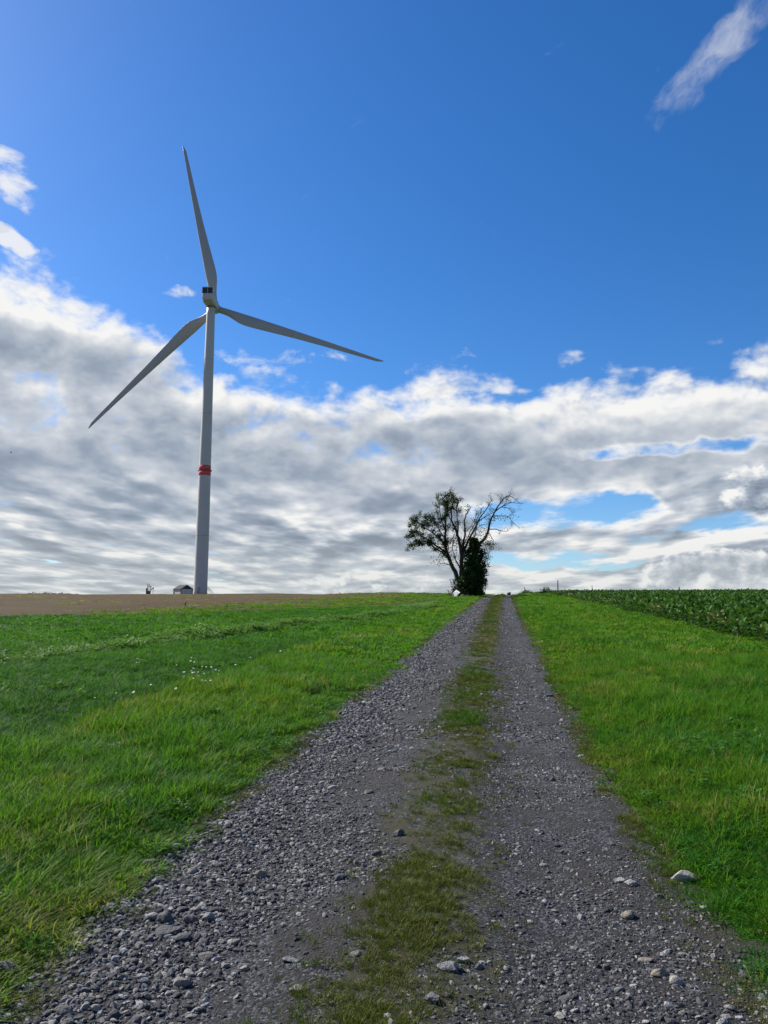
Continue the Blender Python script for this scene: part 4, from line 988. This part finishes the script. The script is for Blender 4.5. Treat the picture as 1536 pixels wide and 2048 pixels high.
def ivy_r(z):  # (centre x, half width) of the ivy mass with height
    l = np.interp(z, [0, 1.2, 2.2, 2.7, 3.4, 4.5, 5.2, 6.0], [-1.5, -1.45, -1.4, -1.25, -.85, -.55, -.25, .0])
    r = np.interp(z, [0, 1.2, 2.2, 3.2, 4.2, 4.8, 5.4, 6.0], [1.5, 1.5, 1.65, 1.7, 1.55, 1.4, 1.2, .8])
    return (l + r) / 2, (r - l) / 2 * 0.9
core = []
for z in np.linspace(-.2, 4.4, 16):
    c, w = ivy_r(max(z, 0)); core.append((float(c), 0.0, float(z), float(w) * (.72 if z < 3.5 else .5)))
cm = MB(); cm.tube([(c[0], c[1], c[2]) for c in core], [c[3] for c in core], 18)
for v in cm.v:
    nn = mnoise.noise(v * 1.3) * .42; cc, w = ivy_r(max(v.z, 0)); v.x = cc + (v.x - cc) * (1 + nn); v.y *= (1 + nn) * .85
core_o = cm.build('ivy_mass', M_ivy, tree, False)
for _ in range(17000):
    z = 6.4 * (rt.random() ** 1.25) - .1 if rt.random() < .8 else rt.uniform(0, 2.6); c, w = ivy_r(max(0, z)); a = rt.uniform(0, 6.283)
    lump = .78 + 1.1 * (mnoise.noise(Vector((math.cos(a) * 1.8, math.sin(a) * 1.8, z * 1.5))) + .2)
    rr = w * max(.35, min(1.35, lump)) * math.sqrt(rt.uniform(.45, 1.05)); leaf(Vector((c + rr * math.cos(a), rr * math.sin(a) * .85, z)), .17, iv, if_)
for _ in range(150):   # shoots sticking out, mostly on the right
    z = rt.uniform(.3, 5.0); c, w = ivy_r(z); a = rt.gauss(0, .8); p = Vector((c + w * .85 * math.cos(a), w * .7 * math.sin(a), z)); d_ = Vector((math.cos(a), math.sin(a) * .6, rt.uniform(-.1, .7))).normalized(); L = rt.uniform(.4, .95)
    for k in range(14): leaf(p + d_ * L * k / 13 + Vector((rt.gauss(0, .04), rt.gauss(0, .04), rt.gauss(0, .05))), .13, iv, if_)
mesh_obj('ivy', iv, if_, M_ivy, tree)

# things at the tree's foot
def at_tree(zx, zy, d): return T0 + tp(zx, zy, d)
b0 = at_tree(618, 1075, -1.9)
f_ = MB(); Mb = Matrix.Rotation(R(-32), 4, 'Z') @ Matrix.Rotation(R(-32), 4, 'X') @ Matrix.Rotation(R(32), 4, 'Y'); f_.box(-.32, .32, -.02, .02, -.38, .38, Mb)
tag(f_.build('white_board', M_white, None, False, (b0.x, b0.y, H(b0.x, b0.y) + .36)), 'bright white square sheet tilted on its corner at the foot of the ivy tree', 'board')
b1 = at_tree(625, 985, -1.5)
f_ = MB(); f_.box(-.09, .09, -.015, .015, -.18, .18, Matrix.Rotation(R(-14), 4, 'Y'))
tag(f_.build('white_plate', M_white, None, False, tuple(b1)), 'small pale plate caught in the shrub above the white sheet', 'plate')
b2 = at_tree(688, 1092, -1.7); me = variant(M_pale); o = bpy.data.objects.new('boulder', me); o.scale = (.66, .5, .62); o.location = (b2.x, b2.y, H(b2.x, b2.y) + .12); tag(link(o), 'pale grey boulder between the white sheet and the ivy trunk', 'boulder')
b4 = at_tree(722, 1098, -1.8); o = bpy.data.objects.new('boulder', variant(M_dkst)); o.scale = (.42, .4, .4); o.location = (b4.x, b4.y, H(b4.x, b4.y) + .08); tag(link(o), 'darker small boulder at the right of the pale one under the ivy', 'boulder')
sh = MB(); sv, sf = [], []
b3 = at_tree(590, 1100, -1.4); g3 = H(b3.x, b3.y)
for _ in range(70):
    a = rt.uniform(0, 6.28); p = Vector((rt.gauss(0, .22), rt.gauss(0, .2), 0)); d_ = Vector((math.cos(a) * .7, math.sin(a) * .7, rt.uniform(.4, 1.4))); L = rt.uniform(.35, 1.0)
    sh.tube([p, p + d_ * L * .5 + Vector((0, 0, .05)), p + d_ * L * .9], [.014, .01, .004], 4, False)
    for _ in range(5): leaf(p + d_ * L * rt.uniform(.3, 1), .09, sv, sf)
shr = tag(empty('dry_shrub', (b3.x, b3.y, g3)), 'low brownish shrub of dry stems left of the white sheet by the tree', 'shrub')
sh.build('stems', M_dry, shr); mesh_obj('leaves', sv, sf, M_leaf, shr)
sh = MB(); sv, sf = [], []; b5 = at_tree(625, 1090, -.9)
for _ in range(40):
    a = rt.uniform(0, 6.28); p = Vector((rt.gauss(0, .12), rt.gauss(0, .15), 0)); d_ = Vector((math.cos(a) * .25 - .1, math.sin(a) * .3, 1)); L = rt.uniform(.7, 2.1)
    sh.tube([p, p + d_ * L * .5, p + d_ * L], [.014, .01, .004], 4, False)
    for _ in range(9): leaf(p + d_ * L * rt.uniform(.3, 1), .11, sv, sf)
shr = tag(empty('shrub', (b5.x, b5.y, H(b5.x, b5.y))), 'upright leafy shrub against the left side of the ivy trunk', 'shrub')
sh.build('stems', M_bark, shr); mesh_obj('leaves', sv, sf, M_leaf, shr)

# low bushes on the skyline to the right of the track, far trees at the left
def bush(px, py, y, w, h, lab, name='low_bush', n_=700, mat=M_leaf, size=.14):
    t = at(px, py, y); g = H(t.x, t.y); vs, fs = [], []; e_ = empty(name, (t.x, t.y, g))
    for _ in range(n_):
        a = rt.uniform(0, 6.28); b = rt.random(); rr = math.sqrt(rt.random()); lump = .75 + .5 * mnoise.noise(Vector((a, b * 2, px)))
        leaf(Vector((w * rr * math.cos(a) * lump, w * .6 * rr * math.sin(a), h * b * (1 - .6 * rr * rr) * (lump + .3))), size, vs, fs)
    mesh_obj('leaves', vs, fs, mat, e_)
    f_ = MB()
    for k in range(5): f_.tube([(rt.uniform(-.1, .1), rt.uniform(-.1, .1), -.1), (rt.uniform(-.5, .5) * w, rt.uniform(-.2, .2) * w, h * .7)], [.02, .008], 4)
    f_.build('stems', M_bark, e_); return tag(e_, lab, 'bush')
bush(1052, 1186, 116, 1.2, .75, 'low dark bush around the leaning post where the track disappears')
bush(1018, 1186, 122, .35, .5, 'tiny dark tuft of bush on the skyline above the track', n_=250)
bush(1092, 1186, 100, 1.1, .95, 'small bush at the far left tip of the crop field')
tv, tf = [], []
for i in range(46):
    px = 15 + 142 * (i + rt.random()) / 46; t = at(px, 1190, 690); f = (px - 20) / 135
    topy = 1190.0 - 4.2 * min(1, 4 * max(0.15, min(f, 1 - f))) * rt.uniform(.6, 1.1); top = at(px, topy, 690).z; w = rt.uniform(2.5, 4.5)
    g = H(t.x, t.y); hgt = max(5, top - g)
    for _ in range(150):
        a = rt.uniform(0, 6.28); b = rt.random(); rr = math.sqrt(rt.random()) * math.sqrt(max(0, 1 - (b * 1.0) ** 3))
        leaf(Vector((t.x + w * rr * math.cos(a), t.y + w * rr * math.sin(a), g + hgt * (.05 + .95 * b))), 1.1, tv, tf)
tag(mesh_obj('treeline', tv, tf, M_far), kind='stuff')

# a bird far up on the left
bp_ = at(22, 905, 120); f_ = MB()
f_.tube([(-.16, 0, 0), (-.06, 0, .01), (.08, 0, 0), (.2, 0, 0)], [.01, .05, .045, .01], 8)
brd = tag(empty('bird', tuple(bp_), .4), 'tiny dark bird flying before the grey clouds at the far left', 'bird'); f_.build('body', M_bird, brd, True)
for s_ in (-1, 1):
    f_ = MB(); f_.add([(.06, 0, .01), (-.06, 0, .01), (-.05, s_ * .2, .09), (.07, s_ * .2, .09), (-.06, s_ * .42, .05), (-.01, s_ * .42, .05), (.06, 0, .022), (-.06, 0, .022), (-.05, s_ * .2, .1), (.07, s_ * .2, .1), (-.06, s_ * .42, .056), (-.01, s_ * .42, .056)],
        [(0, 1, 2, 3), (3, 2, 4, 5), (9, 8, 7, 6), (11, 10, 8, 9), (0, 3, 9, 6), (3, 5, 11, 9), (1, 7, 8, 2), (2, 8, 10, 4), (4, 10, 11, 5)]); f_.build('wing', M_bird, brd)
